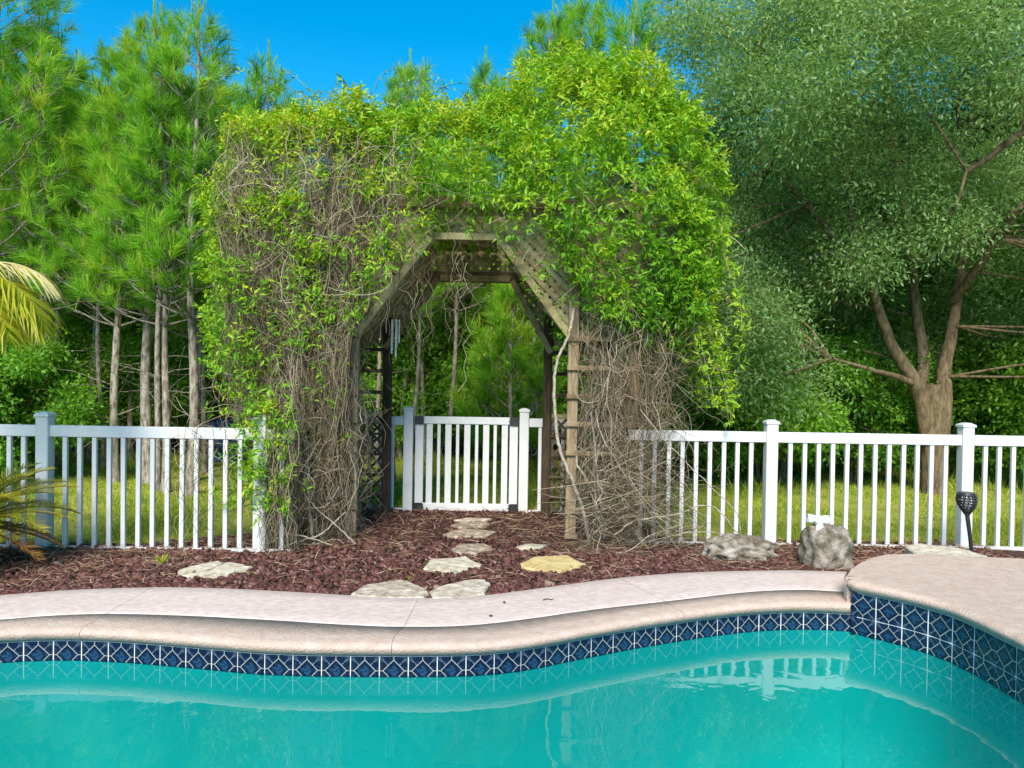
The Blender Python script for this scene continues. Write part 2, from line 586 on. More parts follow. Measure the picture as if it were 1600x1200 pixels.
# ------------------------------------------------------------------ pool outline
WATER_Z = -0.105
DECK_Z = 0.08
RAISE = 0.15
T_px = [(-420, 1110), (-300, 1052), (-150, 1015), (0, 1004), (60, 1001), (120, 1000.5), (200, 1004), (300, 1012), (400, 1021), (480, 1024), (560, 1025), (660, 1025.5), (740, 1024),
        (800, 1019), (850, 1011), (900, 1001), (1000, 983), (1100, 968), (1170, 960), (1230, 957), (1280, 957), (1332, 960)]
B_px = [(-420, 1040), (-300, 1003), (-150, 977), (0, 968), (80, 961.5), (160, 958.5), (240, 960), (320, 963), (430, 969), (520, 975), (600, 979), (700, 979), (760, 975), (840, 965), (920, 953), (1000, 944),
        (1080, 935), (1150, 926.5), (1200, 922.5), (1260, 921), (1325, 925)]
D_px = [(-420, 975), (-300, 953), (-150, 939), (0, 930), (60, 925), (120, 921), (180, 919), (260, 917), (350, 919), (450, 924), (550, 930), (640, 934), (700, 934), (760, 930), (820, 922), (900, 911),
        (980, 901), (1060, 895), (1150, 892), (1240, 891), (1322, 893)]
# matching pixel columns on the three lines: right corner, three control joints, left end
KNOT = [(1332, 1325, 1322), (1062, 1038, 965), (613, 632, 655), (132, 167, 240), (-420, -420, -420)]


def spl(pts, x):
    """smooth interpolation of a pixel line y(x)"""
    return (interp(pts, x - 22) + 2 * interp(pts, x) + interp(pts, x + 22)) / 4 if x < 1305 else interp(pts, x)


front = []            # (T, B, D, section) from the raised corner leftwards
for k in range(4):
    a, b = KNOT[k], KNOT[k + 1]
    n = 22
    for i in range(n + (1 if k == 3 else 0)):
        f = i / n
        tx, bx, dx = [a[j] + (b[j] - a[j]) * f for j in range(3)]
        front.append((on_z(tx, spl(T_px, tx), 0.0), on_z(bx, spl(B_px, bx), DECK_Z), on_z(dx, spl(D_px, dx), DECK_Z), k))
T_end = front[-1][0]
rest_xy = [tuple(T_end)[:2], (-4.35, 2.75), (-4.5, 2.1), (-4.3, 1.4), (-3.7, 0.9), (-2.5, 0.72), (0, 0.7), (1.8, 0.72), (2.7, 0.95)]
rest = smooth_line([Vector((*p, 0)) for p in rest_xy], 40)[1:]
R_px = [(1332, 925), (1371, 933), (1411, 942), (1449, 952), (1483, 962.5), (1509, 973), (1535, 984.5), (1558, 996), (1579, 1006.5), (1600, 1017)]
raised = [on_z(x, y, RAISE) for x, y in R_px] + [Vector((2.58, 3.3, RAISE)), Vector((2.68, 2.8, RAISE)), Vector((2.85, 2.2, RAISE)), Vector((2.95, 1.6, RAISE)), Vector((2.7, 0.95, RAISE))]
raised = smooth_line(raised, 60)
raised[0][:2] = np.array(front[0][0])[:2]
outline = [Vector((f[0].x, f[0].y)) for f in front] + [Vector(p[:2]) for p in rest] + [Vector(p[:2]) for p in raised[::-1][1:-1]]
nO = len(outline)


def normals2(pts, closed):
    P = np.array([(p[0], p[1]) for p in pts])
    if closed:
        d = np.roll(P, -1, 0) - np.roll(P, 1, 0)
    else:
        d = np.gradient(P, axis=0)
    d = unit(d)
    return np.stack([d[:, 1], -d[:, 0]], 1)          # right-hand side: outward on a counter-clockwise loop


out_n = normals2(outline, True)
O2 = np.array([(p.x, p.y) for p in outline])

# ------------------------------------------------------------------ ground, mulch bed
hole = [(x + nx * 0.12, y + ny * 0.12, 0.0) for (x, y), (nx, ny) in zip(O2, out_n)][::3]
big = [(-600, -600, 0), (600, -600, 0), (600, 900, 0), (-600, 900, 0)]
ground = link('ground', bm_mesh('ground', fill_poly([big, hole]), 'lawn'))
tag(ground, kind='structure', label='mown lawn running back under the trees')


def bed_z(x, y):
    return max(0.014, min(0.065, 0.065 * (6.15 - y) / 1.5))


def deck_back(x):
    """Y of the deck's back edge at world x (left deck), raised deck to the right."""
    return float(np.interp(x, DB[:, 0], DB[:, 1]))


RB_px = [(1323, 900), (1330, 889), (1345, 879), (1362, 871.5), (1385, 866), (1430, 865), (1500, 868), (1600, 873), (1760, 882)]
raised_back = [on_z(x, y, RAISE + DECK_Z) for x, y in RB_px]
_db = sorted([(f[2].x, f[2].y) for f in front] + [(p.x, p.y) for p in raised_back if p.x > 2.3])
DB = np.array(_db)

FENCE_L, FENCE_R, GATE_Y = 5.96, 6.47, 7.85


def bed_back(x):
    if -2.25 < x < 1.35:
        return 7.95
    if x <= -2.25:
        return 6.08 + 0.5 * max(0.0, 1 - abs(x + 2.25) / 0.9)
    return 6.62


bm = bmesh.new()
xs = np.linspace(-6.0, 5.6, 150)
prev = None
for x in xs:
    y0, y1 = deck_back(x) - 0.04, bed_back(x)
    col_v = []
    for j in range(14):
        y = y0 + (y1 - y0) * j / 13
        col_v.append(bm.verts.new((x, y, bed_z(x, y) + 0.006 * math.sin(7 * x + 3 * y) * math.sin(5 * y - 2 * x))))
    if prev:
        for j in range(13):
            bm.faces.new((prev[j], col_v[j], col_v[j + 1], prev[j + 1]))
    prev = col_v
bed = tag(link('mulch_bed', bm_mesh('mulch_bed', bm, 'mulch_soil', True)), kind='structure', label='bed of red brown lava rock mulch')

# ------------------------------------------------------------------ pool basin, deck, coping, water, tiles
sm = O2.copy()
for _ in range(40):
    sm = 0.5 * sm + 0.25 * (np.roll(sm, 1, 0) + np.roll(sm, -1, 0))
rows = []
for off, z in ((0.0, None), (0.0, -0.109), (-0.02, -0.35), (-0.06, -0.7), (-0.14, -1.0), (-0.28, -1.2), (-0.5, -1.3)):
    row = []
    for i, ((x, y), (nx, ny)) in enumerate(zip(O2 if (z is None or z > -0.3) else sm, out_n)):
        zz = z
        if z is None:
            zz = RAISE + 0.02 if i >= nO - 58 else 0.02
        row.append((x + nx * off, y + ny * off, zz))
    rows.append(row)
V = np.array(rows).reshape(-1, 3)
ii = np.arange(nO)
F = []
for r in range(len(rows) - 1):
    F.append(np.stack([r * nO + ii, (r + 1) * nO + ii, (r + 1) * nO + (ii + 1) % nO, r * nO + (ii + 1) % nO], 1))
me = mesh_np('pool_basin', V, np.vstack(F), 'plaster', smooth=True)
me.materials.append(M['grout'])
mi = np.zeros(len(me.polygons), np.int32)
mi[:nO] = 1
me.polygons.foreach_set('material_index', mi)
basin = tag(link('pool_basin', me), kind='structure', label='turquoise swimming pool basin')
floor_me = bm_mesh('pool_floor', fill_poly([[Vector((p[0], p[1], -1.3)) for p in rows[-1]]]), 'plaster')
link('pool_floor', floor_me, basin)
water = tag(link('pool_water', bm_mesh('pool_water', fill_poly([[(x + nx * 0.004, y + ny * 0.004, WATER_Z) for (x, y), (nx, ny) in zip(O2, out_n)]]), 'water')), kind='structure', label='still turquoise pool water')

deck = tag(link('pool_deck', None), kind='structure', label='pale pool deck with tan rounded coping')
# bullnose profile: outward offset, height above the tile top
PROF = [(0.02, -0.004), (0.0, 0.0), (-0.020, 0.012), (-0.038, 0.032), (-0.045, 0.048), (-0.041, 0.062), (-0.024, 0.073), (0.0, 0.078), (0.07, 0.079)]


def sweep(name, rings, mat, parent, smooth=True):
    """rings: list of rows, each a list of points of equal length."""
    K = len(rings[0])
    V = np.array([[tuple(p) for p in r] for r in rings]).reshape(-1, 3)
    F = []
    for r in range(len(rings) - 1):
        i = np.arange(K - 1)
        F.append(np.stack([r * K + i, r * K + i + 1, (r + 1) * K + i + 1, (r + 1) * K + i], 1))
    return link(name, mesh_np(name, V, np.vstack(F)[:, ::-1], mat, smooth=smooth), parent)


GAP = 0.0013
nF = len(front)
for k in range(4):
    idx = [i for i in range(nF) if front[i][3] == k]
    if k < 3:
        idx = idx + [idx[-1] + 1]
    Ts, Bs, Ds = [], [], []
    for i in idx:
        Ts.append(np.array(front[i][0]))
        Bs.append(np.array(front[i][1]))
        Ds.append(np.array(front[i][2]))
    Ts, Bs, Ds = np.array(Ts), np.array(Bs), np.array(Ds)
    for A in (Ts, Bs, Ds):                       # leave a saw-cut joint at both ends of the slab
        if k > 0:
            A[0] += (A[1] - A[0]) / np.linalg.norm(A[1] - A[0]) * GAP
        A[-1] += (A[-2] - A[-1]) / np.linalg.norm(A[-2] - A[-1]) * GAP
    nn = np.array([out_n[i % nO] for i in idx])
    rings = []
    for o, h in PROF:
        rings.append([(t[0] + n[0] * o, t[1] + n[1] * o, h) for t, n in zip(Ts, nn)])
    rings.append([(b[0], b[1], DECK_Z) for b in Bs])
    rings.append([(b[0], b[1], 0.0) for b in Bs])
    sweep('coping', rings, 'coping', deck)
    e = unit(Ds - Bs) * 0.0008
    rings = [[(b[0] + q[0], b[1] + q[1], 0.0) for b, q in zip(Bs, e)], [(b[0] + q[0], b[1] + q[1], DECK_Z + 0.001) for b, q in zip(Bs, e)]]
    for f in (0.02, 0.25, 0.5, 0.75, 0.97):
        rings.append([(b[0] + (d[0] - b[0]) * f, b[1] + (d[1] - b[1]) * f, DECK_Z + 0.004) for b, d in zip(Bs, Ds)])
    rings.append([(d[0], d[1], DECK_Z - 0.006) for d in Ds])
    rings.append([(d[0], d[1], -0.05) for d in Ds])
    if k < 3:                                    # mortar in the joint
        ln_ = [(Ts[-1] - np.array([nn[-1][0], nn[-1][1], 0]) * 0.03, 0.058), (Ts[-1], 0.072), (Bs[-1], DECK_Z - 0.004), (Ds[-1], DECK_Z - 0.003)]
        sd_ = unit((Ds[-1] - Ds[-2])[None])[0] * 0.012
        sweep('joint', [[(p_[0] - sd_[0], p_[1] - sd_[1], z_) for p_, z_ in ln_], [(p_[0] + sd_[0], p_[1] + sd_[1], z_) for p_, z_ in ln_]], 'coping', deck, False)
    sweep('slab', rings, 'deck', deck, smooth=False)
# the rest of the left deck, round to the near side
rr = np.vstack([np.array(front[-1][0])[None], rest])
rn = normals2(rr, False)
rings = [[(t[0] + n[0] * o, t[1] + n[1] * o, h) for t, n in zip(rr, rn)] for o, h in PROF]
rings.append([(t[0] + n[0] * 0.26, t[1] + n[1] * 0.26, DECK_Z) for t, n in zip(rr, rn)])
sweep('coping', rings, 'coping', deck)
rings = [[(t[0] + n[0] * o, t[1] + n[1] * o, DECK_Z + 0.002) for t, n in zip(rr, rn)] for o in (0.26, 0.6, 1.0)]
rings[-1][0] = tuple(front[-1][2])
rings.append([(p[0], p[1], -0.05) for p in rings[-1]])
sweep('slab', rings, 'deck', deck, smooth=False)
near = fill_poly([[(-3.6, -0.2, DECK_Z - 0.003), (3.6, -0.2, DECK_Z - 0.003), (4.5, -3.5, DECK_Z - 0.003), (-4.5, -3.5, DECK_Z - 0.003)]])
link('slab', bm_mesh('slab', near, 'deck'), deck)

# raised deck on the right
rn2 = -normals2(raised, False)
rings = [[(t[0] + n[0] * o, t[1] + n[1] * o, RAISE + h) for t, n in zip(raised, rn2)] for o, h in PROF]
rdeck = tag(link('raised_deck', None), kind='structure', label='raised tan deck corner one step above the pool deck')
sweep('coping', [r[::-1] for r in rings], 'coping', rdeck)
lip = rings[-1]
zt = RAISE + 0.079
top = [Vector(p) for p in lip] + [Vector((3.4, 0.2, zt)), Vector((3.4, -3.0, zt)), Vector((7.5, -3.0, zt)), Vector((7.5, 5.0, zt))] + [Vector((p.x, p.y, zt)) for p in raised_back[::-1]]
bmr = fill_poly([top])
link('slab', bm_mesh('slab', bmr, 'coping'), rdeck)
skirt = [Vector((p.x, p.y, zt)) for p in raised_back] + [Vector((7.5, 5.0, zt))]
first = Vector(rings[3][0])
first.z = zt - 0.02
skirt = [first] + [Vector(lip[0])] + skirt
skl = smooth_line(skirt, 60)
sn = normals2(skl, False)
sweep('riser', [[(p[0], p[1], zt) for p in skl], [(p[0] - n[0] * 0.012, p[1] - n[1] * 0.012, zt - 0.012) for p, n in zip(skl, sn)],
                [(p[0] - n[0] * 0.012, p[1] - n[1] * 0.012, -0.06) for p, n in zip(skl, sn)]], 'coping', rdeck)

# wall tiles, each its own piece
tile_me = box_mesh('tile', 0.146, 0.01, 0.146, 'tile', 0.0025)
cut_me = box_mesh('cut_tile', 0.146, 0.01, 0.108, 'tile', 0.0025)          # lowest course, cut just under the waterline
for v in cut_me.vertices:
    v.co.z += 0.019


def lay_tiles(pts, zc, start, count):
    P = np.array([(p[0], p[1]) for p in pts])
    s = np.concatenate([[0], np.cumsum(np.linalg.norm(np.diff(P, axis=0), axis=1))])
    for i in range(count):
        a = start + 0.1515 * (i + 0.5)
        if a > s[-1]:
            break
        x, y = np.interp(a, s, P[:, 0]), np.interp(a, s, P[:, 1])
        x2, y2 = np.interp(min(a + 0.04, s[-1]), s, P[:, 0]), np.interp(min(a + 0.04, s[-1]), s, P[:, 1])
        x1, y1 = np.interp(a - 0.04, s, P[:, 0]), np.interp(a - 0.04, s, P[:, 1])
        link('tile', cut_me if zc < 0 else tile_me, basin, (x, y, zc), (0, 0, math.atan2(y2 - y1, x2 - x1)))


lay_tiles([f[0] for f in front] + list(rest), -0.076, 0.0, 90)
for zc in (RAISE - 0.076, -0.0775):
    lay_tiles(list(raised), zc, 0.004, 28)

# ------------------------------------------------------------------ stepping stones
def stone_bed_pt(px, py, lift=0.03):
    z = 0.03
    for _ in range(4):
        p = on_z(px, py, z + lift)
        z = bed_z(p.x, p.y)
    return p, z


STONES = []


def flagstone(pix, label, mat='flagstone', th=0.05, lift=0.03, group=None):
    pts = [stone_bed_pt(x, y, lift)[0] for x, y in pix]
    STONES.append([(p.x, p.y) for p in pts])
    c = sum(pts, Vector()) / len(pts)
    # rough the outline
    ring = []
    for i in range(len(pts)):
        a, b = pts[i], pts[(i + 1) % len(pts)]
        for f in (0.0, 0.34, 0.67):
            q = a.lerp(b, f)
            q = q + (q - c).normalized() * random.uniform(-0.012, 0.012)
            ring.append(Vector((q.x - c.x, q.y - c.y, 0)))
    bm = bmesh.new()
    lo = [bm.verts.new((p.x * 1.0, p.y * 1.0, -th)) for p in ring]
    mid = [bm.verts.new((p.x * 1.01, p.y * 1.01, -0.012)) for p in ring]
    hi = [bm.verts.new((p.x * 0.96, p.y * 0.96, random.uniform(-0.004, 0.002))) for p in ring]
    inn = [bm.verts.new((p.x * 0.5, p.y * 0.5, random.uniform(-0.003, 0.006))) for p in ring]
    ctr = bm.verts.new((0, 0, 0.003))
    k = len(ring)
    for i in range(k):
        j = (i + 1) % k
        bm.faces.new((lo[i], lo[j], mid[j], mid[i]))
        bm.faces.new((mid[i], mid[j], hi[j], hi[i]))
        bm.faces.new((hi[i], hi[j], inn[j], inn[i]))
        bm.faces.new((inn[i], inn[j], ctr))
    bm.faces.new(lo[::-1])
    bmesh.ops.recalc_face_normals(bm, faces=list(bm.faces))
    o = link('stepping_stone', bm_mesh('stepping_stone', bm, mat), None, c)
    return tag(o, label, 'stepping stone', group)


def zs(l):
    return [(420 + 0.35 * x, 780 + 0.35 * y) for x, y in l]


GS = 'stepping stones leading to the gate'
flagstone(zs([(365, 412), (430, 382), (600, 362), (700, 395), (715, 410), (700, 434), (480, 430), (375, 422)]), 'wide tan flagstone touching the pool deck, beside another of its size', group=GS)
flagstone(zs([(722, 405), (830, 372), (900, 360), (970, 360), (993, 380), (960, 415), (900, 430), (730, 435)]), 'rounded tan flagstone at the pool deck edge below the pale broken-cornered stone', group=GS)
flagstone(zs([(685, 308), (715, 270), (880, 260), (950, 290), (835, 320)]), 'speckled pale five-sided flagstone just behind the pair at the deck edge', 'flag_pale', group=GS)
flagstone(zs([(1118, 285), (1180, 260), (1335, 252), (1375, 275), (1415, 287), (1290, 320), (1140, 300)]), 'large yellow flagstone in the mulch by the bare vine stems', 'flag_yellow', group=GS)
flagstone(zs([(812, 220), (850, 198), (970, 197), (1000, 220), (930, 238), (830, 235)]), 'grey beige flagstone halfway along the path to the gate', group=GS)
flagstone(zs([(1100, 210), (1150, 198), (1245, 202), (1200, 218), (1120, 217)]), 'thin small pale flagstone beside the foot of the ladder post', 'flag_pale', group=GS)
flagstone(zs([(780, 155), (830, 135), (900, 130), (1015, 142), (960, 165), (810, 166)]), 'wide pinkish flagstone third from the gate under the arbor', group=GS)
flagstone(zs([(815, 115), (860, 100), (970, 97), (992, 107), (940, 120), (830, 122)]), 'small pinkish flagstone second from the gate under the arbor', group=GS)
flagstone(zs([(830, 90), (900, 82), (1000, 84), (985, 93), (860, 95)]), 'narrow flagstone lying right under the gate', group=GS)
z2 = lambda l: [(0.2625 * x, 620 + 0.2625 * y) for x, y in l]
flagstone(z2([(1055, 1050), (1065, 1025), (1160, 1003), (1300, 980), (1325, 992), (1275, 1015), (1210, 1030)]), 'pale cracked flagstone piece beyond the crack, nearer the picket fence', 'flag_pale')
flagstone(z2([(1058, 1056), (1215, 1036), (1290, 1017), (1345, 992), (1425, 997), (1500, 1010), (1460, 1030), (1370, 1050), (1270, 1068), (1150, 1062)]), 'pale flagstone piece with a crack behind it, alone in the mulch by the fence', 'flag_pale')
z3 = lambda l: [(1160 + 0.275 * x, 640 + 0.275 * y) for x, y in l]
sl = flagstone(z3([(930, 780), (1000, 766), (1130, 778), (1290, 800), (1400, 828), (1350, 845), (1150, 838), (990, 822)]), 'long pale flagstone slab behind the raised deck under the garden torch', 'flag_pale', th=0.24, lift=0.16)


def in_stone(x, y, grow=1.03):
    """points lying on a stepping stone"""
    hit = np.zeros(len(x), bool)
    for poly in STONES:
        P = np.array(poly)
        P = P.mean(0) + (P - P.mean(0)) * grow
        ins = np.zeros(len(x), bool)
        for (x0, y0), (x1, y1) in zip(P, np.roll(P, -1, 0)):
            cr = (y0 > y) != (y1 > y)
            ins ^= cr & (x < (x1 - x0) * (y - y0) / (y1 - y0 + 1e-12) + x0)
        hit |= ins
    return hit


# ------------------------------------------------------------------ mulch pieces, straw
def bed_points(n, front_bias):
    x = rng.uniform(-4.2, 4.2, n)
    u = rng.random(n) ** front_bias
    y0 = np.interp(x, DB[:, 0], DB[:, 1]) + 0.015
    y1 = np.array([bed_back(a) for a in x])
    y = y0 + (y1 - y0) * u
    z = np.clip(0.065 * (6.15 - y) / 1.5, 0.014, 0.065)
    ok = ~in_stone(x, y) | (rng.random(n) < 0.012)
    return np.stack([x, y, z], 1)[ok]


CH = np.array([(-.5, -.4, -.3), (.5, -.5, -.25), (.45, .5, -.3), (-.4, .45, -.3), (-.35, -.3, .35), (.3, -.42, .4), (.38, .3, .3), (-.3, .38, .42)])
CH_F = np.array([(0, 3, 2, 1), (4, 5, 6, 7), (0, 1, 5, 4), (1, 2, 6, 5), (2, 3, 7, 6), (3, 0, 4, 7)])
nC = 30000
pp = bed_points(nC, 1.25)
nC = len(pp)
ax = unit(rng.normal(size=(nC, 3)) * np.array([1, 1, 0.35]))
zz = unit(np.cross(ax, rng.normal(size=(nC, 3))))
yy = np.cross(zz, ax)
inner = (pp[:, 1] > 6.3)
size = rng.gamma(5, 0.0046, nC) + 0.008
size = np.clip(size, 0.012, 0.07)
TV = CH[None] + rng.normal(0, 0.13, (nC, 8, 3))
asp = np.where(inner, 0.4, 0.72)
V = pp[:, None, :] + size[:, None, None] * (TV[..., 0:1] * ax[:, None] + TV[..., 1:2] * yy[:, None] * asp[:, None, None] + TV[..., 2:3] * zz[:, None] * 0.6)
V[..., 2] += 0.012
F = (CH_F[None] + (np.arange(nC) * 8)[:, None, None]).reshape(-1, 4)
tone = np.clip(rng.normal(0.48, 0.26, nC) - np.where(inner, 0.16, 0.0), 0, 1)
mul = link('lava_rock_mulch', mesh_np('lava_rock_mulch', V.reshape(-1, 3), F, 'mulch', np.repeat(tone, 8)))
tag(mul, 'loose red brown lava rock mulch covering the planting bed', 'mulch', kind='stuff')
nS = 7500
pp = bed_points(nS, 0.75)
nS = len(pp)
pp[:, 2] += rng.uniform(0.02, 0.045, nS)
a = rng.uniform(0, 2 * np.pi, nS)
dd = np.stack([np.cos(a), np.sin(a), rng.normal(0, 0.16, nS)], 1)
V, F = place(np.array([(-.5, 0, 0), (.5, 0, 0), (.4, .5, .06), (-.4, .5, .06), (0.1, 1, 0)]), np.array([(0, 1, 2), (0, 2, 3), (3, 2, 4)]), pp, dd, rng.uniform(0.05, 0.17, nS), 0.0045, ((0, 0, 1), 0.5))
tag(link('pine_straw', mesh_np('pine_straw', V, F, 'straw', np.repeat(rng.random(nS), 5))), 'thin dry pine straw and twigs strewn over the mulch', 'pine straw', kind='stuff')

tw = thing('twig', 'short dark curled twig lying on the pale pool deck', 'twig', on_z(857, 938, DECK_Z + 0.006))
V, F = tube([(-0.035, 0, 0.002), (-0.01, 0.012, 0.006), (0.015, 0.004, 0.004), (0.03, 0.02, 0.003)], 0.003, 0.002, 5)
link('stem', mesh_np('stem', V, F, 'mulch_soil', smooth=True), tw)
for px_, py_, lb_ in ((788, 941, 'small mulch chip on the deck near the curled twig'), (767, 962, 'stray mulch chip on the deck close to the tan coping')):
    link_o = link('mulch_chip', mesh_np('mulch_chip', CH * np.array([0.022, 0.014, 0.012]), CH_F, 'mulch', np.full(8, 0.3)), None, on_z(px_, py_, DECK_Z + 0.009), (0.1, 0, px_ * 0.7))
    tag(link_o, lb_, 'mulch chip')

# ------------------------------------------------------------------ lawn grass
def grass_blades(name, n, xr, yr, hmin, hmax, label, keep=None, power=1.0, width=0.007):
    x = rng.uniform(*xr, n)
    y = yr[0] + (yr[1] - yr[0]) * rng.random(n) ** power
    bb = np.array([bed_back(q) for q in x])
    ok = y > bb + 0.02
    patch = np.sin(1.3 * x + 0.7 * y) * np.sin(0.9 * y - 1.7 * x + 1) + 0.5 * np.sin(4.1 * x + 2.2 * y)
    ok &= rng.random(n) < np.clip(0.72 + 0.4 * patch, 0.12, 1)
    if keep is not None:
        ok &= keep(x, y)
    x, y, patch = x[ok], y[ok], patch[ok]
    k = len(x)
    d = np.stack([rng.normal(0, 0.45, k), rng.normal(0, 0.45, k), np.ones(k)], 1)
    h = rng.uniform(hmin, hmax, k) * (0.8 + 0.25 * patch)
    V, F = place(BLADE_V, BLADE_F, np.stack([x, y, np.zeros(k)], 1), d, h, width * (1 + y / 14))
    o = link(name, mesh_np(name, V, F, 'grass', np.repeat(np.clip(rng.normal(0.5, 0.2, k) - 0.12 * patch, 0, 1), 3)))
    return tag(o, label, 'grass', kind='stuff')


grass_blades('lawn_grass', 150000, (-7.5, 8.5), (6.05, 13.5), 0.03, 0.075, 'short yellow green lawn grass behind the white fence', power=1.25)
grass_blades('tall_grass', 13000, (-7, 9), (9.4, 13.5), 0.10, 0.30, 'taller unmown grass along the edge of the woods',
             keep=lambda x, y: (np.sin(2.1 * x) + np.sin(1.3 * y + x) > 0.1) & ~((x < -3) & (y < 10.2)), width=0.010)

# ------------------------------------------------------------------ fences
PW = 0.10
post_me = box_mesh('post', PW, PW, 1.09, 'vinyl', 0.006, base=True)


def cap_mesh():
    bm = bmesh.new()
    r = [(0.116, 0.0), (0.116, 0.018), (0.10, 0.024), (0.045, 0.038)]
    prev = None
    for w, z in r:
        vs = [bm.verts.new((sx * w / 2, sy * w / 2, z)) for sx, sy in ((-1, -1), (1, -1), (1, 1), (-1, 1))]
        if prev:
            for i in range(4):
                bm.faces.new((prev[i], prev[(i + 1) % 4], vs[(i + 1) % 4], vs[i]))
        else:
            bm.faces.new(vs[::-1])
        prev = vs
    bm.faces.new(prev)
    return bm_mesh('cap', bm, 'vinyl')


cap_me = cap_mesh()
picket_me = box_mesh('picket', 0.036, 0.03, 0.90, 'vinyl', 0.003, base=True)


def fence_post(parent, x, y, h=1.09):
    p = link('post', post_me, parent, (x, y, 0))
    p.scale = (1, 1, h / 1.09)
    c = link('cap', cap_me, p, (0, 0, 1.09))
    return p


def fence_run(name, label, y, posts, ends, pick_px=None, pitch=0.1213, group=None):
    """posts: world x of posts; ends: (x0, x1) of the run. Spans between neighbouring posts get rails and pickets."""
    t = thing(name, label, 'fence', (0, y, 0), group=group)
    for x in posts:
        fence_post(t, x, 0.0)
    marks = sorted(set([ends[0], ends[1]] + list(posts)))
    marks = [m for m in marks if ends[0] <= m <= ends[1]]
    for a, b in zip(marks, marks[1:]):
        la = a + (PW / 2 if a in posts else 0)
        lb = b - (PW / 2 if b in posts else 0)
        if lb - la < 0.1:
            continue
        bar('top_rail', (la - 0.002, 0, 0.973), (lb + 0.002, 0, 0.973), 0.092, 0.05, 'vinyl', t, 0.004)
        bar('bottom_rail', (la - 0.002, 0, 0.012), (lb + 0.002, 0, 0.012), 0.055, 0.045, 'vinyl', t, 0.004)
        if a in posts and b in posts:
            n = round((lb - la) / pitch) - 1
            step = (lb - la) / (n + 1)
            pts = [la + step * (i + 1) for i in range(n)]
        elif a in posts:
            pts = list(np.arange(la + pitch, lb - 0.02, pitch))
        else:
            pts = list(np.arange(lb - pitch, la + 0.02, -pitch))
        for x in pts:
            link('picket', picket_me, t, (x + random.uniform(-0.002, 0.002), 0, 0.04), (random.uniform(-0.004, 0.004), random.uniform(-0.004, 0.004), random.uniform(-0.03, 0.03)))
    return t


SL, SR = FOC / FENCE_L, FOC / FENCE_R
xl = [on_y(p, 760, FENCE_L).x for p in (70, 408)]
pL = xl[1] - xl[0]
fence_run('picket_fence', 'white vinyl picket fence behind the palm, ending in the tangled bare vines', FENCE_L, [xl[0] - 2 * pL, xl[0] - pL, xl[0], xl[1]], (xl[0] - 2 * pL, xl[1] + 0.27))
xr = [on_y(p, 760, FENCE_R).x for p in (1203, 1507)]
pR = xr[1] - xr[0]
fence_run('picket_fence', 'white vinyl picket fence behind the two boulders and the garden torch', FENCE_R, [xr[0], xr[1], xr[1] + pR, xr[1] + 2 * pR], (xr[0] - 1.26, xr[1] + 2 * pR))

gx = lambda p: on_y(p, 730, GATE_Y).x
gpl, gpr = gx(638), gx(818)
fence_run('picket_fence', 'short white fence panel between the gate and the arbor post with wind chimes', GATE_Y, [gpl], (gpl - 0.95, gpl))
fence_run('picket_fence', 'short white fence panel between the gate and the lattice with thick vine stem', GATE_Y, [gpr], (gpr, gpr + 0.95))

# the gate
gate = thing('garden_gate', 'closed white vinyl picket gate with black corner brackets', 'gate', ((gx(648.5) + gx(808.5)) / 2, GATE_Y, 0))
gw = (gx(808.5) - gx(648.5)) / 2
G0 = 0.02
for sgn in (-1, 1):
    bar('stile', (sgn * (gw - 0.044), 0, G0 + 0.075), (sgn * (gw - 0.044), 0, 0.95), 0.088, 0.042, 'vinyl', gate, 0.004)
bar('top_rail', (-gw, 0, 0.986), (gw, 0, 0.986), 0.078, 0.05, 'vinyl', gate, 0.004)
bar('bottom_rail', (-gw, 0, G0 + 0.04), (gw, 0, G0 + 0.04), 0.078, 0.05, 'vinyl', gate, 0.004)
for p, w in ((670.7, 0.066), (685.3, 0.034), (700, 0.066), (714.5, 0.034), (729.5, 0.066), (744.3, 0.034), (759, 0.066), (773, 0.034), (788, 0.066)):
    x = gx(p) - gate.location.x
    bar('picket', (x, 0, G0 + 0.07), (x, 0, 0.955), w, 0.028, 'vinyl', gate, 0.003)


def bracket_mesh():
    bm = bmesh.new()
    pts = [(-0.05, -0.045), (0.03, -0.045), (0.05, -0.03), (0.04, -0.012), (0.055, 0.0), (0.04, 0.012), (0.05, 0.03), (0.03, 0.045), (-0.05, 0.045)]
    a = [bm.verts.new((x, -0.006, z)) for x, z in pts]
    b = [bm.verts.new((x, 0.006, z)) for x, z in pts]
    bm.faces.new(a[::-1])
    bm.faces.new(b)
    for i in range(len(pts)):
        bm.faces.new((a[i], a[(i + 1) % len(pts)], b[(i + 1) % len(pts)], b[i]))
    bmesh.ops.recalc_face_normals(bm, faces=list(bm.faces))
    return bm_mesh('corner_bracket', bm, 'black_metal')


br_me = bracket_mesh()
for sgn in (-1, 1):
    for z in (0.986, G0 + 0.04):
        b = link('corner_bracket', br_me, gate, (sgn * (gw - 0.045), -0.034, z))
        b.scale = (-sgn, 1, 1)

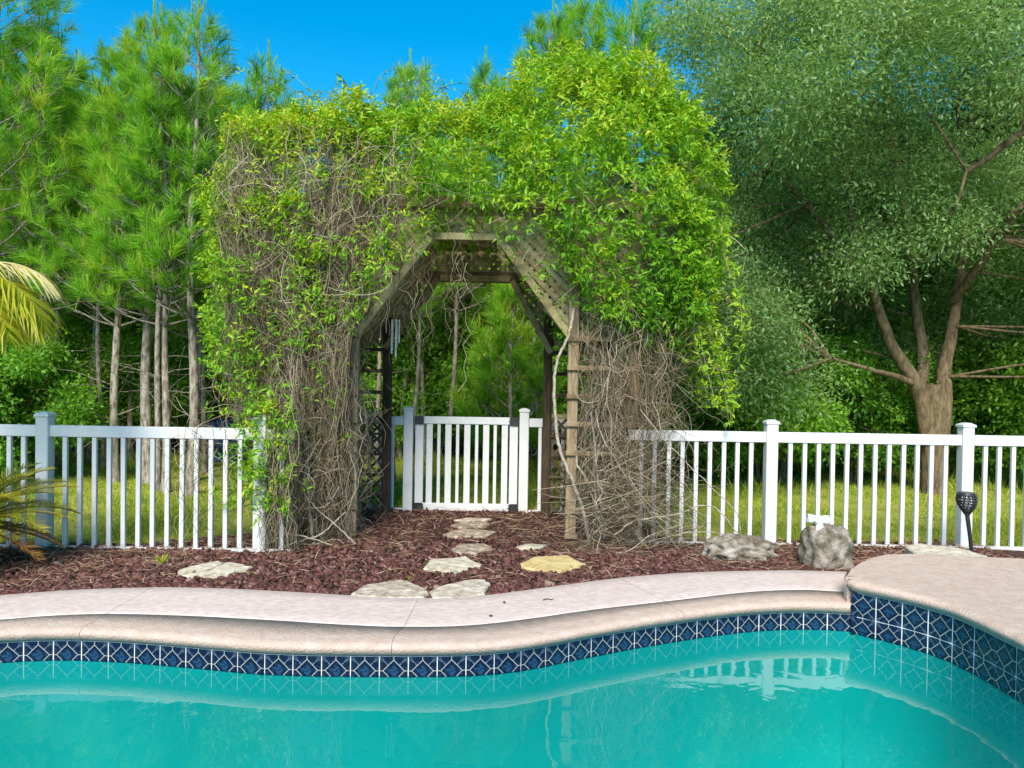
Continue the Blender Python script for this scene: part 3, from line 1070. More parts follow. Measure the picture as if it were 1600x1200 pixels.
# ------------------------------------------------------------------ arbor
AF, AB = 6.55, 7.62          # front and back planes
arb = thing('garden_arbor', 'weathered wooden garden arbor with lattice vault, smothered in climbing vines', 'arbor', (0, 0, 0))
ax_f = lambda p: on_y(p, 700, AF).x
FL_in, FL_out, FR_in, FR_out = ax_f(551), ax_f(455), ax_f(893), ax_f(988)
BL_in, BR_in = on_y(604, 700, AB).x, on_y(854, 700, AB).x
Z_SP, Z_TOP = 1.74, 2.67
for x, w in ((FL_in, 0.09), (FL_out, 0.11), (FR_in, 0.092), (FR_out, 0.09)):
    bar('post', (x, AF, -0.05), (x, AF, 2.95), w, 0.085, 'wood', arb, 0.006)
for x in (BL_in, BR_in):
    bar('post', (x, AB, -0.05), (x, AB, 2.6), 0.09, 0.09, 'shaded_wood', arb, 0.02)
for s_ in (-1, 1):
    xo = BL_in - 0.6 if s_ < 0 else BR_in + 0.6
    bar('post', (xo, AB, -0.05), (xo, AB, 2.6), 0.09, 0.09, 'wood', arb, 0.006)
rz0 = [on_y(893, y, AF).z for y in (836, 796, 751, 707, 662, 619, 575, 530)]
for i, z in enumerate(rz0):
    xe = FR_out + 0.05 if i else FR_in + 0.06
    bar('rung', (FR_in - 0.055, AF - 0.058, z), (xe, AF - 0.058, z), 0.042, 0.026, 'wood', arb, 0.003)
    bar('rung', (FL_out - 0.06 if i else FL_in - 0.25, AF - 0.058, z), (FL_in + 0.055, AF - 0.058, z), 0.042, 0.026, 'wood', arb, 0.003)
# boards round the openings
f_open = [(FL_in + 0.0, Z_SP), (ax_f(672), Z_TOP), (ax_f(771), Z_TOP), (FR_in, Z_SP)]
zb = on_y(740, 440, AB).z
b_open = [(BL_in, 1.72), (on_y(688, 440, AB).x, zb), (on_y(797, 440, AB).x, zb), (BR_in, 1.70)]
for y, op, nm in ((AF - 0.03, f_open, 'arch_board'), (AB - 0.03, b_open, 'arch_board')):
    for (x0, z0), (x1, z1) in zip(op, op[1:]):
        d = Vector((x1 - x0, 0, z1 - z0)).normalized()
        nrm = Vector((-d.z, 0, d.x)) * 0.028
        bar(nm, Vector((x0, y, z0)) + nrm, Vector((x1, y, z1)) + nrm, 0.062, 0.04, 'lattice_wood', arb, 0.004)
bar('beam', (BL_in - 0.65, AB + 0.04, zb + 0.05), (BR_in + 0.65, AB + 0.04, zb + 0.05), 0.11, 0.06, 'wood', arb, 0.005)
bar('beam', (FL_out - 0.1, AF + 0.0, 3.0), (FR_out + 0.1, AF + 0.0, 3.0), 0.10, 0.09, 'wood', arb, 0.005)


def lattice(origin, u, v, inside, box, pitch, w, parent, frame_pts=None, mat='lattice_wood'):
    """Two layers of 45-degree slats in the plane origin + a*u + b*v, clipped to inside(a, b); each slat its own piece."""
    origin, u, v = Vector(origin), Vector(u).normalized(), Vector(v).normalized()
    n = u.cross(v).normalized()
    panel = None
    slats = []
    a0, a1, b0, b1 = box
    span = (a1 - a0) + (b1 - b0)
    for layer, sg in ((0, 1), (1, -1)):
        c = 0.0
        step = pitch * math.sqrt(2)
        cs = np.arange(-span, span, step)
        for c in cs:
            # points (a, b) with b - b0 = sg*(a - a0) + c
            aa = np.linspace(a0, a1, 160)
            bb = b0 + sg * (aa - a0) + c
            ok = (bb >= b0) & (bb <= b1)
            ok &= np.array([bool(k) and inside(p, q) for p, q, k in zip(aa, bb, ok)])
            i = 0
            while i < len(aa):
                if ok[i]:
                    j = i
                    while j + 1 < len(aa) and ok[j + 1]:
                        j += 1
                    if aa[j] - aa[i] > 0.03:
                        off = n * (0.004 + 0.009 * layer)
                        slats.append((origin + u * aa[i] + v * bb[i] + off, origin + u * aa[j] + v * bb[j] + off))
                    i = j + 1
                else:
                    i += 1
    p, q = slats[0]
    fp = [origin + u * a0 + v * b0, origin + u * a1 + v * b0] if frame_pts is None else frame_pts
    panel = bar('lattice_panel', fp[0], fp[1], 0.045, 0.02, 'lattice_wood', parent, 0.003, normal=n)
    inv = panel.matrix_basis.inverted()
    for a, b in slats:
        s = bar('slat', a, b, w, 0.008, mat, panel, 0.0, normal=n)
        s.matrix_basis = inv @ s.matrix_basis
    return panel


def outside_open(op, x, z):
    if z > op[1][1]:
        return True
    xl_ = np.interp(z, [op[0][1], op[1][1]], [op[0][0], op[1][0]])
    xr_ = np.interp(z, [op[3][1], op[2][1]], [op[3][0], op[2][0]])
    return x < xl_ or x > xr_


W0, W1 = FL_out - 0.05, FR_out + 0.05
lattice((0, AF + 0.05, 0), (1, 0, 0), (0, 0, 1), lambda a, b: outside_open(f_open, a, b), (W0, W1, Z_SP + 0.04, 2.95), 0.066, 0.042, arb, [Vector((W0, AF + 0.055, 2.93)), Vector((W1, AF + 0.055, 2.93))])
lattice((0, AB + 0.03, 0), (1, 0, 0), (0, 0, 1), lambda a, b: outside_open(b_open, a, b), (BL_in - 0.6, BR_in + 0.6, 1.76, 2.75), 0.066, 0.042, arb, [Vector((BL_in - 0.6, AB + 0.036, 2.74)), Vector((BR_in + 0.6, AB + 0.036, 2.74))])
for i in range(3):          # the vault: two slopes and the flat top
    (x0, z0), (x1, z1) = f_open[i], f_open[i + 1]
    d = Vector((x1 - x0, 0, z1 - z0))
    nn_ = Vector((-d.z, 0, d.x)).normalized() * 0.07
    lattice(Vector((x0, AF + 0.07, z0)) + nn_, d, (0, 1, 0), lambda a, b: True, (0, d.length, 0, AB - AF - 0.1), 0.066, 0.042, arb)
for x0, x1 in ((BL_in - 0.62, BL_in - 0.03), (BR_in + 0.03, BR_in + 0.62)):      # diamond lattice beside the far posts
    lattice((x0, AB, 0.0), (1, 0, 0), (0, 0, 1), lambda a, b: True, (0.0, x1 - x0, 0.03, 1.05), 0.082, 0.026, arb, [Vector((x0, AB - 0.012, 1.06)), Vector((x1, AB - 0.012, 1.06))], 'shaded_wood')
    for z in (0.22, 0.43, 0.64, 0.85, 1.28, 1.50, 1.72, 1.94):
        bar('rung', (x0 - 0.05, AB - 0.028, z), (x1 + 0.05, AB - 0.028, z), 0.026 if z < 1.1 else 0.04, 0.02, 'shaded_wood', arb, 0.003)


# ------------------------------------------------------------------ climbing vines
LUMPS = [  # centre, half size, exponent
    (np.array([-1.66, 7.02, 2.42]), np.array([1.02, 0.86, 1.36]), 3.4),
    (np.array([0.62, 7.02, 3.06]), np.array([1.24, 0.98, 1.34]), 2.2),
    (np.array([-0.55, 6.98, 3.28]), np.array([1.15, 0.80, 0.58]), 3.0),
    (np.array([1.13, 6.78, 2.50]), np.array([0.62, 0.66, 0.78]), 2.4),
]


def implicit(i, p):
    c, h, e = LUMPS[i]
    return np.sum(np.abs((p - c) / h) ** e, axis=1) ** (1 / e)


def lump_points(i, n, depth):
    c, h, e = LUMPS[i]
    u = rand_dirs(n * 2)
    u = u[(u[:, 1] < 0.35) | (rng.random(len(u)) < 0.35)][:n]     # fewer on the far side
    r = np.sum(np.abs(u) ** e, axis=1) ** (-1 / e)
    lumpy = 1 + 0.07 * np.sin(9 * u[:, 0] + 4 * i) * np.sin(8 * u[:, 2] + 2) + 0.05 * np.sin(17 * u[:, 2] + 5 * u[:, 0]) + 0.05 * np.sin(13 * u[:, 0] - 9 * u[:, 1]) + rng.normal(0, 0.02, len(u))
    dd_ = 1 - depth * rng.random(len(u)) ** 1.5
    p = c + h * u * (r * lumpy * dd_)[:, None]
    g = np.sign(u) * np.abs(u * r[:, None]) ** (e - 1) / h
    return p, unit(g)


def in_tunnel(p, grow=0.0):
    """inside the arbor's walk-through (or in front of its opening)."""
    z = p[:, 2]
    xl_ = np.interp(z, [0, f_open[0][1], f_open[1][1]], [f_open[0][0], f_open[0][0], f_open[1][0]]) - grow
    xr_ = np.interp(z, [0, f_open[3][1], f_open[2][1]], [f_open[3][0], f_open[3][0], f_open[2][0]]) + grow
    return (p[:, 0] > xl_) & (p[:, 0] < xr_) & (z < Z_TOP + grow * 0.6)


def blot(p, k=1.0):
    return (np.sin(3.1 * k * p[:, 0] + 1.3) * np.sin(2.7 * k * p[:, 2] + 0.4) + 0.6 * np.sin(6.3 * k * p[:, 0] + 2 * p[:, 2]) + 0.5 * np.sin(7.7 * k * p[:, 2] - 3 * p[:, 0] + 2))


def sprigs(pos, nrm, tone, leaves=8, lmin=0.042, lmax=0.098):
    """Leafy shoot tips: whorls of lance-shaped leaves round an outward, slightly rising axis."""
    n = len(pos)
    axis = unit(nrm * 0.7 + rng.normal(0, 0.45, (n, 3)) + np.array([0, 0, 0.45]))
    P = np.repeat(pos, leaves, 0)
    A = np.repeat(axis, leaves, 0)
    t = np.tile(np.linspace(0, 1, leaves), n)
    side = rng.normal(size=(n * leaves, 3))
    side = unit(side - A * np.sum(side * A, 1, keepdims=True))
    d = unit(A * (0.25 + 0.5 * t)[:, None] + side * 0.8 + np.array([0, 0, -0.12]))
    P = P + A * (t * 0.09)[:, None]
    ln = rng.uniform(lmin, lmax, n * leaves) * (1.05 - 0.35 * t)
    V, F = place(LEAF_V, LEAF_F, P, d, ln, ln * rng.uniform(0.27, 0.36, n * leaves), ((0, -0.3, 1.0), 0.6))
    tn = np.repeat(np.clip(np.repeat(tone, leaves) + rng.normal(0, 0.12, n * leaves) + 0.10 * t, 0, 1), 5)
    return V, F, tn


# --- the lush vine over the right and the crown of the arbor
pl, nl, tl = [], [], []
for i, n, depth in ((1, 7600, 0.22), (2, 3000, 0.25), (3, 2700, 0.30)):
    p, g = lump_points(i, n, depth)
    keep = ~in_tunnel(p, 0.03)
    for j in (1, 2, 3):
        if j != i:
            keep &= implicit(j, p) > 0.86
    near_edge = in_tunnel(p, 0.40) & (p[:, 1] < 7.0)
    keep &= ~near_edge | (rng.random(len(p)) < 0.17)
    if i == 2:
        keep &= (p[:, 2] > 2.95) | (rng.random(len(p)) < 0.35)
        keep &= (p[:, 0] > -0.9) | (p[:, 2] > 3.45) | (rng.random(len(p)) < 0.4)
    if i == 3:
        keep &= (p[:, 2] > 1.95) | (rng.random(len(p)) < 0.45)
    keep &= rng.random(len(p)) < np.clip(0.85 + 0.35 * blot(p), 0.35, 1)
    p, g = p[keep], g[keep]
    pl.append(p)
    nl.append(g)
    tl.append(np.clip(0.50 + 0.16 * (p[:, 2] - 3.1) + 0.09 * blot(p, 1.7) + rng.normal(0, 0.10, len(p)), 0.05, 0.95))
# trailing shoots at the right edge
nt_ = 26
P0 = np.stack([rng.uniform(1.35, 1.85, nt_), rng.uniform(6.3, 7.0, nt_), rng.uniform(2.2, 2.9, nt_)], 1)
trail_paths = []
for q in P0:
    L_ = rng.uniform(0.5, 1.3)
    k = 14
    t = np.linspace(0, 1, k)
    path = q + np.stack([0.10 * t + 0.05 * np.sin(5 * t + q[0] * 9), 0.05 * np.sin(4 * t + q[1] * 7), -L_ * t], 1)
    trail_paths.append(path)
    pl.append(path)
    nl.append(np.tile([[0.3, -0.3, 0.2]], (k, 1)))
    tl.append(np.full(k, 0.62))
pos, nrm, tone = np.vstack(pl), np.vstack(nl), np.concatenate(tl)
vine_r = thing('climbing_vine', 'lush bright green climbing vine mounded over the arbor crown', 'vine', (1.0, AF - 0.1, 0.0))
OFF = np.array(vine_r.location)
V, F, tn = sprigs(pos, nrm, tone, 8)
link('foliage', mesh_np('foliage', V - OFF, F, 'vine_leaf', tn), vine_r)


def draped(n, k, start, length, sway, converge=None, r=(0.0013, 0.0028)):
    """n hanging stems of k points with smooth sideways wander."""
    t = np.linspace(0, 1, k)[None, :, None]
    P = np.repeat(start[:, None, :], k, 1)
    P = P + t * length[:, None, None] * np.array([0, 0, -1.0])
    for fq, am in ((1.0, 1.0), (2.3, 0.55), (4.7, 0.3)):
        ph = rng.uniform(0, 6.28, (n, 1, 3))
        amp = rng.normal(0, sway * am, (n, 1, 3)) * np.array([1, 0.45, 0.25])
        P = P + amp * (np.sin(2 * np.pi * fq * t * 1.2 + ph) - np.sin(ph))
    if converge is not None:
        xc, rate = converge
        drop = (start[:, None, 2:3] - P[:, :, 2:3])
        P[:, :, 0:1] = xc + (P[:, :, 0:1] - xc) * np.clip(1 - rate * np.clip(drop, 0, None), 0.35, 1.2)
    P[:, :, 2] = np.maximum(P[:, :, 2], 0.03)
    Rd = rng.uniform(r[0], r[1], (n, 1)) * np.linspace(1.1, 0.75, k)[None]
    return P, Rd


def curly(n, k, start, step, turn=0.35, grav=0.06, r=(0.0012, 0.0028), bias=(0, 0, 0)):
    """stems that wander with a slowly turning heading, sagging a little; kept in a thin layer."""
    h = unit(rng.normal(size=(n, 3)) * np.array([1, 0.25, 1]))
    w = rng.normal(0, turn, (n, 3))
    P = [start]
    for _ in range(k - 1):
        w = 0.75 * w + rng.normal(0, turn * 0.6, (n, 3))
        h = unit(h + w * np.array([1, 0.3, 1]) + np.array([0, 0, -grav]) + np.array(bias))
        q = P[-1] + h * step
        q[:, 1] += (start[:, 1] - q[:, 1]) * 0.2
        q[:, 2] = np.maximum(q[:, 2], 0.035)
        P.append(q)
    P = np.stack(P, 1)
    return P, rng.uniform(r[0], r[1], (n, 1)) * np.linspace(1.1, 0.7, k)[None]


def off_path(P, Rd, g=-0.03):
    keep = ~np.array([in_tunnel(q, g).any() for q in P])
    return P[keep], Rd[keep]


def stems_mesh(name, groups, parent, mat='stem', sides=3):
    Vs, Fs, vs, o = [], [], [], 0
    off = np.array(parent.location)
    for P, Rd in groups:
        V, F = strands(P, Rd, sides)
        Vs.append(V - off)
        Fs.append(F + o)
        o += len(V)
        vs.append(np.repeat(np.clip(rng.normal(0.52, 0.25, len(P)), 0, 1), P.shape[1] * sides))
    return link(name, mesh_np(name, np.vstack(Vs), np.vstack(Fs), mat, np.concatenate(vs), smooth=True), parent)


# right side bare stems below the leaves
n = 460
st = np.stack([0.58 + 0.85 * rng.beta(1.5, 1.7, n), np.where(rng.random(n) < 0.55, rng.uniform(6.54, 6.85, n), rng.uniform(6.25, 6.45, n)), rng.uniform(1.2, 2.3, n)], 1)
g1 = off_path(*draped(n, 13, st, rng.uniform(0.6, 2.2, n), 0.085))
n = 480
st = np.stack([0.62 + 0.80 * rng.beta(1.5, 1.5, n), np.where(rng.random(n) < 0.5, rng.uniform(6.54, 6.8, n), rng.uniform(6.2, 6.45, n)), rng.uniform(0.15, 1.9, n)], 1)
g2 = off_path(*curly(n, 16, st, 0.055, 0.33))
st = np.stack([rng.uniform(0.6, 1.5, 120), rng.uniform(6.05, 6.3, 120), rng.uniform(0.25, 0.9, 120)], 1)
g3 = draped(120, 11, st, rng.uniform(0.3, 0.9, 120), 0.16)
st = np.stack([rng.uniform(-0.3, 1.7, 420), rng.uniform(6.2, 7.4, 420), rng.uniform(2.6, 3.6, 420)], 1)
g4 = draped(420, 12, st, rng.uniform(0.5, 1.2, 420), 0.12)
keep = ~np.array([in_tunnel(p, -0.02).any() for p in g4[0]])
g4 = (g4[0][keep], g4[1][keep])
tp = np.array(trail_paths)
g5 = (tp, np.full(tp.shape[:2], 0.0025))
stems_mesh('stems', [g1, g2, g3, g4, g5], vine_r)


def px_path(pts, y):
    out_ = []
    for q in pts:
        out_.append(on_y(q[0], q[1], q[2] if len(q) > 2 else y))
    return out_


def woody(parent, pts, y, r0, r1):
    V, F = tube(px_path(pts, y), r0, r1, 7, len(pts) * 6, 0.003)
    link('woody_stem', mesh_np('woody_stem', V - np.array(parent.location), F, 'woody', smooth=True), parent)


woody(vine_r, [(921, 852), (912, 800), (890, 740), (874, 700), (868, 650), (866, 600), (872, 560), (890, 520), (897, 480)], 6.38, 0.017, 0.012)
woody(vine_r, [(944, 842), (934, 800), (917, 750), (902, 728), (901, 712)], 6.36, 0.014, 0.010)
woody(vine_r, [(948, 838), (938, 790), (930, 700), (925, 640), (935, 590)], 6.40, 0.011, 0.008)
woody(vine_r, [(1062, 860), (1015, 800), (975, 740), (940, 680), (930, 640)], 6.25, 0.007, 0.004)
woody(vine_r, [(960, 836), (990, 815), (1050, 805), (1110, 790), (1150, 830), (1158, 838)], 6.15, 0.007, 0.004)
woody(vine_r, [(1000, 640), (1050, 700), (1120, 770), (1150, 800), (1158, 838)], 6.12, 0.005, 0.003)
woody(vine_r, [(1020, 800), (1060, 830), (1120, 832), (1140, 842)], 6.15, 0.005, 0.003)

# --- the bare, stem-heavy vine on the left
vine_l = thing('climbing_vine', 'sparse climbing vine of tangled grey bare stems hanging down the arbor side', 'vine', (-1.7, AF - 0.1, 0.0))
OFF = np.array(vine_l.location)
pl, nl, tl = [], [], []
p, g = lump_points(0, 15500, 0.12)
keep = ~in_tunnel(p, 0.02) & (implicit(2, p) > 0.8)
edge = np.clip((p[:, 2] - 3.38) / 0.2, 0, 1) + np.clip((-2.35 - p[:, 0]) / 0.2, 0, 1) * 0.75
p[:, 1] -= np.where(g[:, 1] < -0.5, 0.05, 0)
prob = np.clip(0.24 + 0.28 * blot(p, 1.4) + edge * 0.75, 0.05, 0.95)
prob *= np.where(p[:, 2] < 2.1, 0.6, 1.0)
keep &= rng.random(len(p)) < prob
p, g = p[keep], g[keep]
pl.append(p)
nl.append(g)
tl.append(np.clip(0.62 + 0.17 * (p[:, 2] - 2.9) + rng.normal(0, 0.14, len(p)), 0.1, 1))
# leaves down the outer edge and over the fence top
n = 430
z = rng.uniform(0.35, 2.4, n)
xc = np.interp(z, [0.3, 1.0, 2.4], [-2.06, -2.08, -2.33])
p = np.stack([xc + rng.normal(0, 0.16, n), rng.uniform(5.84, 6.5, n), z], 1)
pl.append(p)
nl.append(np.tile([[-0.3, -0.6, 0.1]], (n, 1)))
tl.append(np.clip(rng.normal(0.5, 0.16, n), 0, 1))
n = 130                                   # leaves spilling over the end of the fence
p = np.stack([rng.uniform(-2.12, -1.74, n), rng.uniform(5.80, 5.92, n), rng.uniform(0.35, 1.35, n)], 1)
pl.append(p)
nl.append(np.tile([[0.1, -0.6, 0.1]], (n, 1)))
tl.append(np.clip(rng.normal(0.5, 0.16, n), 0, 1))
n = 300
p = np.stack([rng.uniform(-2.1, -1.25, n), rng.uniform(6.2, 6.45, n), rng.uniform(0.6, 2.4, n)], 1)
p = p[~in_tunnel(p, 0.02)]
pl.append(p)
nl.append(np.tile([[0, -0.6, 0.1]], (len(p), 1)))
tl.append(np.clip(rng.normal(0.42, 0.14, len(p)), 0, 1))
pos, nrm, tone = np.vstack(pl), np.vstack(nl), np.concatenate(tl)
V, F, tn = sprigs(pos, nrm, tone, 7, 0.045, 0.085)
parts_V, parts_F, parts_T = [V - OFF], [F], [tn]
# wisps above the crown
wp = []
for k in range(34):
    x0 = rng.uniform(-2.7, -0.2)
    q0 = np.array([x0, rng.uniform(6.7, 7.3), 3.66])
    h_ = rng.uniform(0.15, 0.62) * (1.0 if x0 < -0.9 else 0.6)
    lean = rng.normal(0, 0.45)
    t = np.linspace(0, 1, 14)
    wp.append(q0 + np.stack([lean * t + 0.06 * np.sin(6 * t + k), 0.1 * np.sin(3 * t + k), h_ * np.sin(t * 2.3) / 0.95], 1))
wp = np.array(wp)
pw = wp[:, 3:, :].reshape(-1, 3)
dw = rand_dirs(len(pw)) + np.array([0, 0, 0.3])
Vw, Fw = place(LEAF_V, LEAF_F, np.repeat(pw, 2, 0), rand_dirs(len(pw) * 2), rng.uniform(0.035, 0.06, len(pw) * 2), 0.018)
parts_V.append(Vw - OFF)
parts_F.append(Fw + len(V))
parts_T.append(np.repeat(np.clip(rng.normal(0.45, 0.2, len(pw) * 2), 0, 1), 5))
link('foliage', mesh_np('foliage', np.vstack(parts_V), np.vstack(parts_F), 'vine_leaf', np.concatenate(parts_T)), vine_l)

groups = [(wp, np.full(wp.shape[:2], 0.0022))]
# front curtain in three depths
for n, yr, zr in ((650, (6.16, 6.26), (2.0, 3.6)), (900, (6.26, 6.5), (2.0, 3.7)), (700, (6.55, 7.3), (2.2, 3.6))):
    st = np.stack([rng.uniform(-2.5, -0.72, n), rng.uniform(*yr, n), rng.uniform(*zr, n)], 1)
    groups.append(off_path(*draped(n, 15, st, rng.uniform(0.7, 2.6, n), 0.085, converge=(-1.72, 0.20)), -0.05))
# lower skirt
n = 620
st = np.stack([rng.uniform(-2.12, -1.36, n), rng.uniform(6.2, 6.8, n), rng.uniform(0.6, 1.9, n)], 1)
groups.append(draped(n, 13, st, rng.uniform(0.5, 1.9, n), 0.085))
n = 1000
st = np.stack([rng.uniform(-2.5, -0.85, n), rng.uniform(6.1, 6.35, n), rng.uniform(0.2, 3.5, n)], 1)
st[:, 0] = -1.72 + (st[:, 0] + 1.72) * np.clip(0.45 + 0.2 * st[:, 2], 0.4, 1)
P, Rd = off_path(*curly(n, 18, st, 0.06, 0.32), -0.04)
ok = (P[:, :, 0].min(1) > -2.6) & (P[:, :, 2].max(1) < 3.45)
groups.append((P[ok], Rd[ok]))
# strands crossing the left flank of the opening, and dangling in the far opening
n = 55
st = np.stack([rng.uniform(-1.45, -0.4, n), rng.uniform(6.35, 6.6, n), rng.uniform(2.3, 2.9, n)], 1)
groups.append(draped(n, 12, st, rng.uniform(0.3, 1.1, n), 0.045, r=(0.0013, 0.0024)))
n = 80
st = np.stack([rng.uniform(BL_in + 0.1, BR_in - 0.1, n), rng.uniform(7.5, 7.75, n), rng.uniform(2.3, 2.6, n)], 1)
groups.append(draped(n, 11, st, rng.uniform(0.15, 0.75, n), 0.03, r=(0.001, 0.0018)))
n = 170
st = np.stack([rng.uniform(-1.97, -1.70, n), rng.uniform(5.80, 6.05, n), rng.uniform(0.5, 1.7, n)], 1)
groups.append(draped(n, 12, st, rng.uniform(0.4, 1.4, n), 0.05))
# a few loose tendrils over the fence rail and post
n = 26
st = np.stack([rng.uniform(-2.65, -2.15, n), rng.uniform(5.8, 5.9, n), rng.uniform(0.85, 1.25, n)], 1)
groups.append(draped(n, 12, st, rng.uniform(0.2, 0.9, n), 0.06))
stems_mesh('stems', groups, vine_l)
woody(vine_l, [(492, 866), (486, 820), (482, 775), (476, 740), (490, 700)], 6.2, 0.016, 0.010)
woody(vine_l, [(505, 846), (480, 790), (500, 740), (520, 690), (515, 620)], 6.3, 0.010, 0.007)
woody(vine_l, [(405, 862), (440, 838), (475, 838), (520, 852)], 6.0, 0.008, 0.004)
woody(vine_l, [(440, 855), (470, 800), (510, 790), (530, 760)], 6.15, 0.007, 0.004)
woody(vine_l, [(555, 850), (530, 825), (490, 790), (470, 760)], 6.1, 0.006, 0.003)
woody(vine_l, [(455, 860), (470, 845), (500, 835), (540, 800)], 6.15, 0.012, 0.005)

# ------------------------------------------------------------------ wind chime
wc = thing('wind_chime', 'slim silver tube wind chime hanging inside the arbor arch', 'wind chime', tuple(on_y(618, 496, 7.0)))
V, F = tube([(0, 0, 0.0), (0, 0, 0.2)], 0.002, 0.002, 5)
link('string', mesh_np('string', V, F, 'black_metal'), wc)
bmc = bmesh.new()
bmesh.ops.create_cone(bmc, cap_ends=True, segments=16, radius1=0.05, radius2=0.045, depth=0.016)
link('top_disc', bm_mesh('top_disc', bmc, 'wood'), wc)
for k in range(5):
    a = k / 5 * 6.283
    x, y = 0.037 * math.cos(a), 0.037 * math.sin(a)
    L_ = 0.22 + 0.035 * k
    V, F = tube([(x, y, -0.02), (x, y, -0.02 - L_)], 0.008, 0.008, 8)
    link('tube', mesh_np('tube', V, F, 'metal', smooth=True), wc)

# ------------------------------------------------------------------ boulders, pipe fitting, torch
def boulder(name, label, base_px, y, sx, sy, sz, seed, rot=0.0, amp=0.16, power=2.6):
    r = np.random.default_rng(seed)
    bm = bmesh.new()
    bmesh.ops.create_icosphere(bm, subdivisions=5, radius=1.0)
    ph = r.uniform(0, 6.28, (14, 3))
    fr = r.uniform(1.2, 7.5, (14, 3))
    for v in bm.verts:
        p = np.array(v.co)
        rad = np.sum(np.abs(p) ** power) ** (-1 / power)
        q = p * rad
        d = 0.0
        for k in range(14):
            d += math.sin(fr[k, 0] * p[0] * 1.5 + ph[k, 0]) * math.sin(fr[k, 1] * p[1] * 1.5 + ph[k, 1]) * math.sin(fr[k, 2] * p[2] * 1.5 + ph[k, 2]) * (amp / (0.6 + 0.35 * fr[k].mean()))
        pit = max(0.0, math.sin(23 * p[0] + ph[0, 0]) * math.sin(21 * p[1] + ph[1, 1]) * math.sin(25 * p[2] + ph[2, 2])) * 0.05
        q = q * (1 + d - pit)
        v.co = (q[0] * sx / 2, q[1] * sy / 2, (q[2] + 0.62) * sz / 1.62)
    o = link(name, bm_mesh(name, bm, 'boulder', True), None, (base_px.x, y, 0.0), (0, 0, rot))
    return o


p1 = on_y(1154, 860, 6.0)
tag(boulder('boulder', '', p1, 6.0, 0.55, 0.40, 0.19, 3, 0.1, power=2.4), 'low dark grey boulder lying beneath the trailing bare stems', 'boulder')
p2 = on_y(1290, 860, 5.72)
rk = tag(boulder('boulder', '', p2, 5.72, 0.33, 0.32, 0.345, 12, 0.25, amp=0.075, power=5.0), 'upright pitted grey boulder at the deck step, white pipe fitting on top', 'boulder')
tee_p = on_y(1274, 816, 5.75)
tee = thing('pipe_tee', 'white plastic pipe tee resting on the upright boulder', 'pipe fitting', (tee_p.x, 5.70, tee_p.z - 0.055))


def lathe_tube(name, a, b, r, parent, mat='pvc', rim=0.006):
    a, b = Vector(a), Vector(b)
    d = (b - a)
    prof = [(0, r + rim), (0.22, r + rim), (0.24, r), (0.76, r), (0.78, r + rim), (1.0, r + rim), (1.0, r - 0.004), (0.55, r - 0.004)]
    z = d.normalized()
    x = z.orthogonal().normalized()
    y = z.cross(x)
    S = 20
    V, F = [], []
    for t, rr_ in prof:
        for k in range(S):
            an = k / S * 6.2832
            V.append(tuple(a + d * t + (x * math.cos(an) + y * math.sin(an)) * rr_))
    for i in range(len(prof) - 1):
        for k in range(S):
            F.append((i * S + k, i * S + (k + 1) % S, (i + 1) * S + (k + 1) % S, (i + 1) * S + k))
    return link(name, mesh_np(name, np.array(V), np.array(F), mat, smooth=False), parent)


lathe_tube('cross_pipe', (0.075, -0.01, 0.085), (-0.078, 0.012, 0.092), 0.029, tee)
lathe_tube('branch_pipe', (0.005, -0.012, 0.085), (0.0, -0.035, -0.02), 0.029, tee)

tb = on_y(1520, 862, 6.0)
torch = thing('garden_torch', 'black solar garden torch with perforated lantern head leaning on the fence post', 'torch', (tb.x, 6.0, tb.z - 0.1))
tip = on_y(1511, 803, 6.0) - torch.location
headtop = on_y(1510, 773, 6.0) - torch.location
axis = Vector((headtop.x - tip.x, 0, headtop.z - tip.z)).normalized()
V, F = tube([(0, 0, 0), (tip.x * 0.5 + 0.004, 0, tip.z * 0.5), tuple(tip)], 0.013, 0.017, 8)
link('stake', mesh_np('stake', V, F, 'black_metal', smooth=True), torch)
# lantern: rings and ribs
h_t = (headtop - tip).length
profh = [(0.0, 0.018), (0.22, 0.042), (0.45, 0.064), (0.75, 0.074), (1.0, 0.066)]
xx = Vector((1, 0, 0))
yy_ = Vector((0, 1, 0))


def ringpt(t, r, an):
    return tip + axis * (h_t * t) + (xx * math.cos(an) + yy_ * math.sin(an)) * r


cage = []
for t in (0.0, 0.16, 0.30, 0.44, 0.58, 0.72, 0.86, 1.0):
    r = float(np.interp(t, [q[0] for q in profh], [q[1] for q in profh]))
    P = np.array([[tuple(ringpt(t, r, k / 20 * 6.2832)) for k in range(21)]])
    cage.append(strands(P, np.full((1, 21), 0.0055 if 0 < t < 1 else 0.008), 5))
for k in range(14):
    P = np.array([[tuple(ringpt(t, float(np.interp(t, [q[0] for q in profh], [q[1] for q in profh])), k / 14 * 6.2832 + 0.5 * t)) for t in np.linspace(0, 1, 9)]])
    cage.append(strands(P, np.full((1, 9), 0.0055), 5))
V, F = join(cage)
link('lantern_cage', mesh_np('lantern_cage', V, F, 'black_metal', smooth=True), torch)
bmc = bmesh.new()
bmesh.ops.create_cone(bmc, cap_ends=True, segments=20, radius1=0.068, radius2=0.06, depth=0.022)
lid = link('solar_lid', bm_mesh('solar_lid', bmc, 'black_metal'), torch, tip + axis * (h_t + 0.008))
V, F = tube([tuple(tip + axis * 0.01), tuple(tip + axis * (h_t * 0.8))], 0.026, 0.030, 12)
link('diffuser', mesh_np('diffuser', V, F, 'pvc', smooth=True), torch)

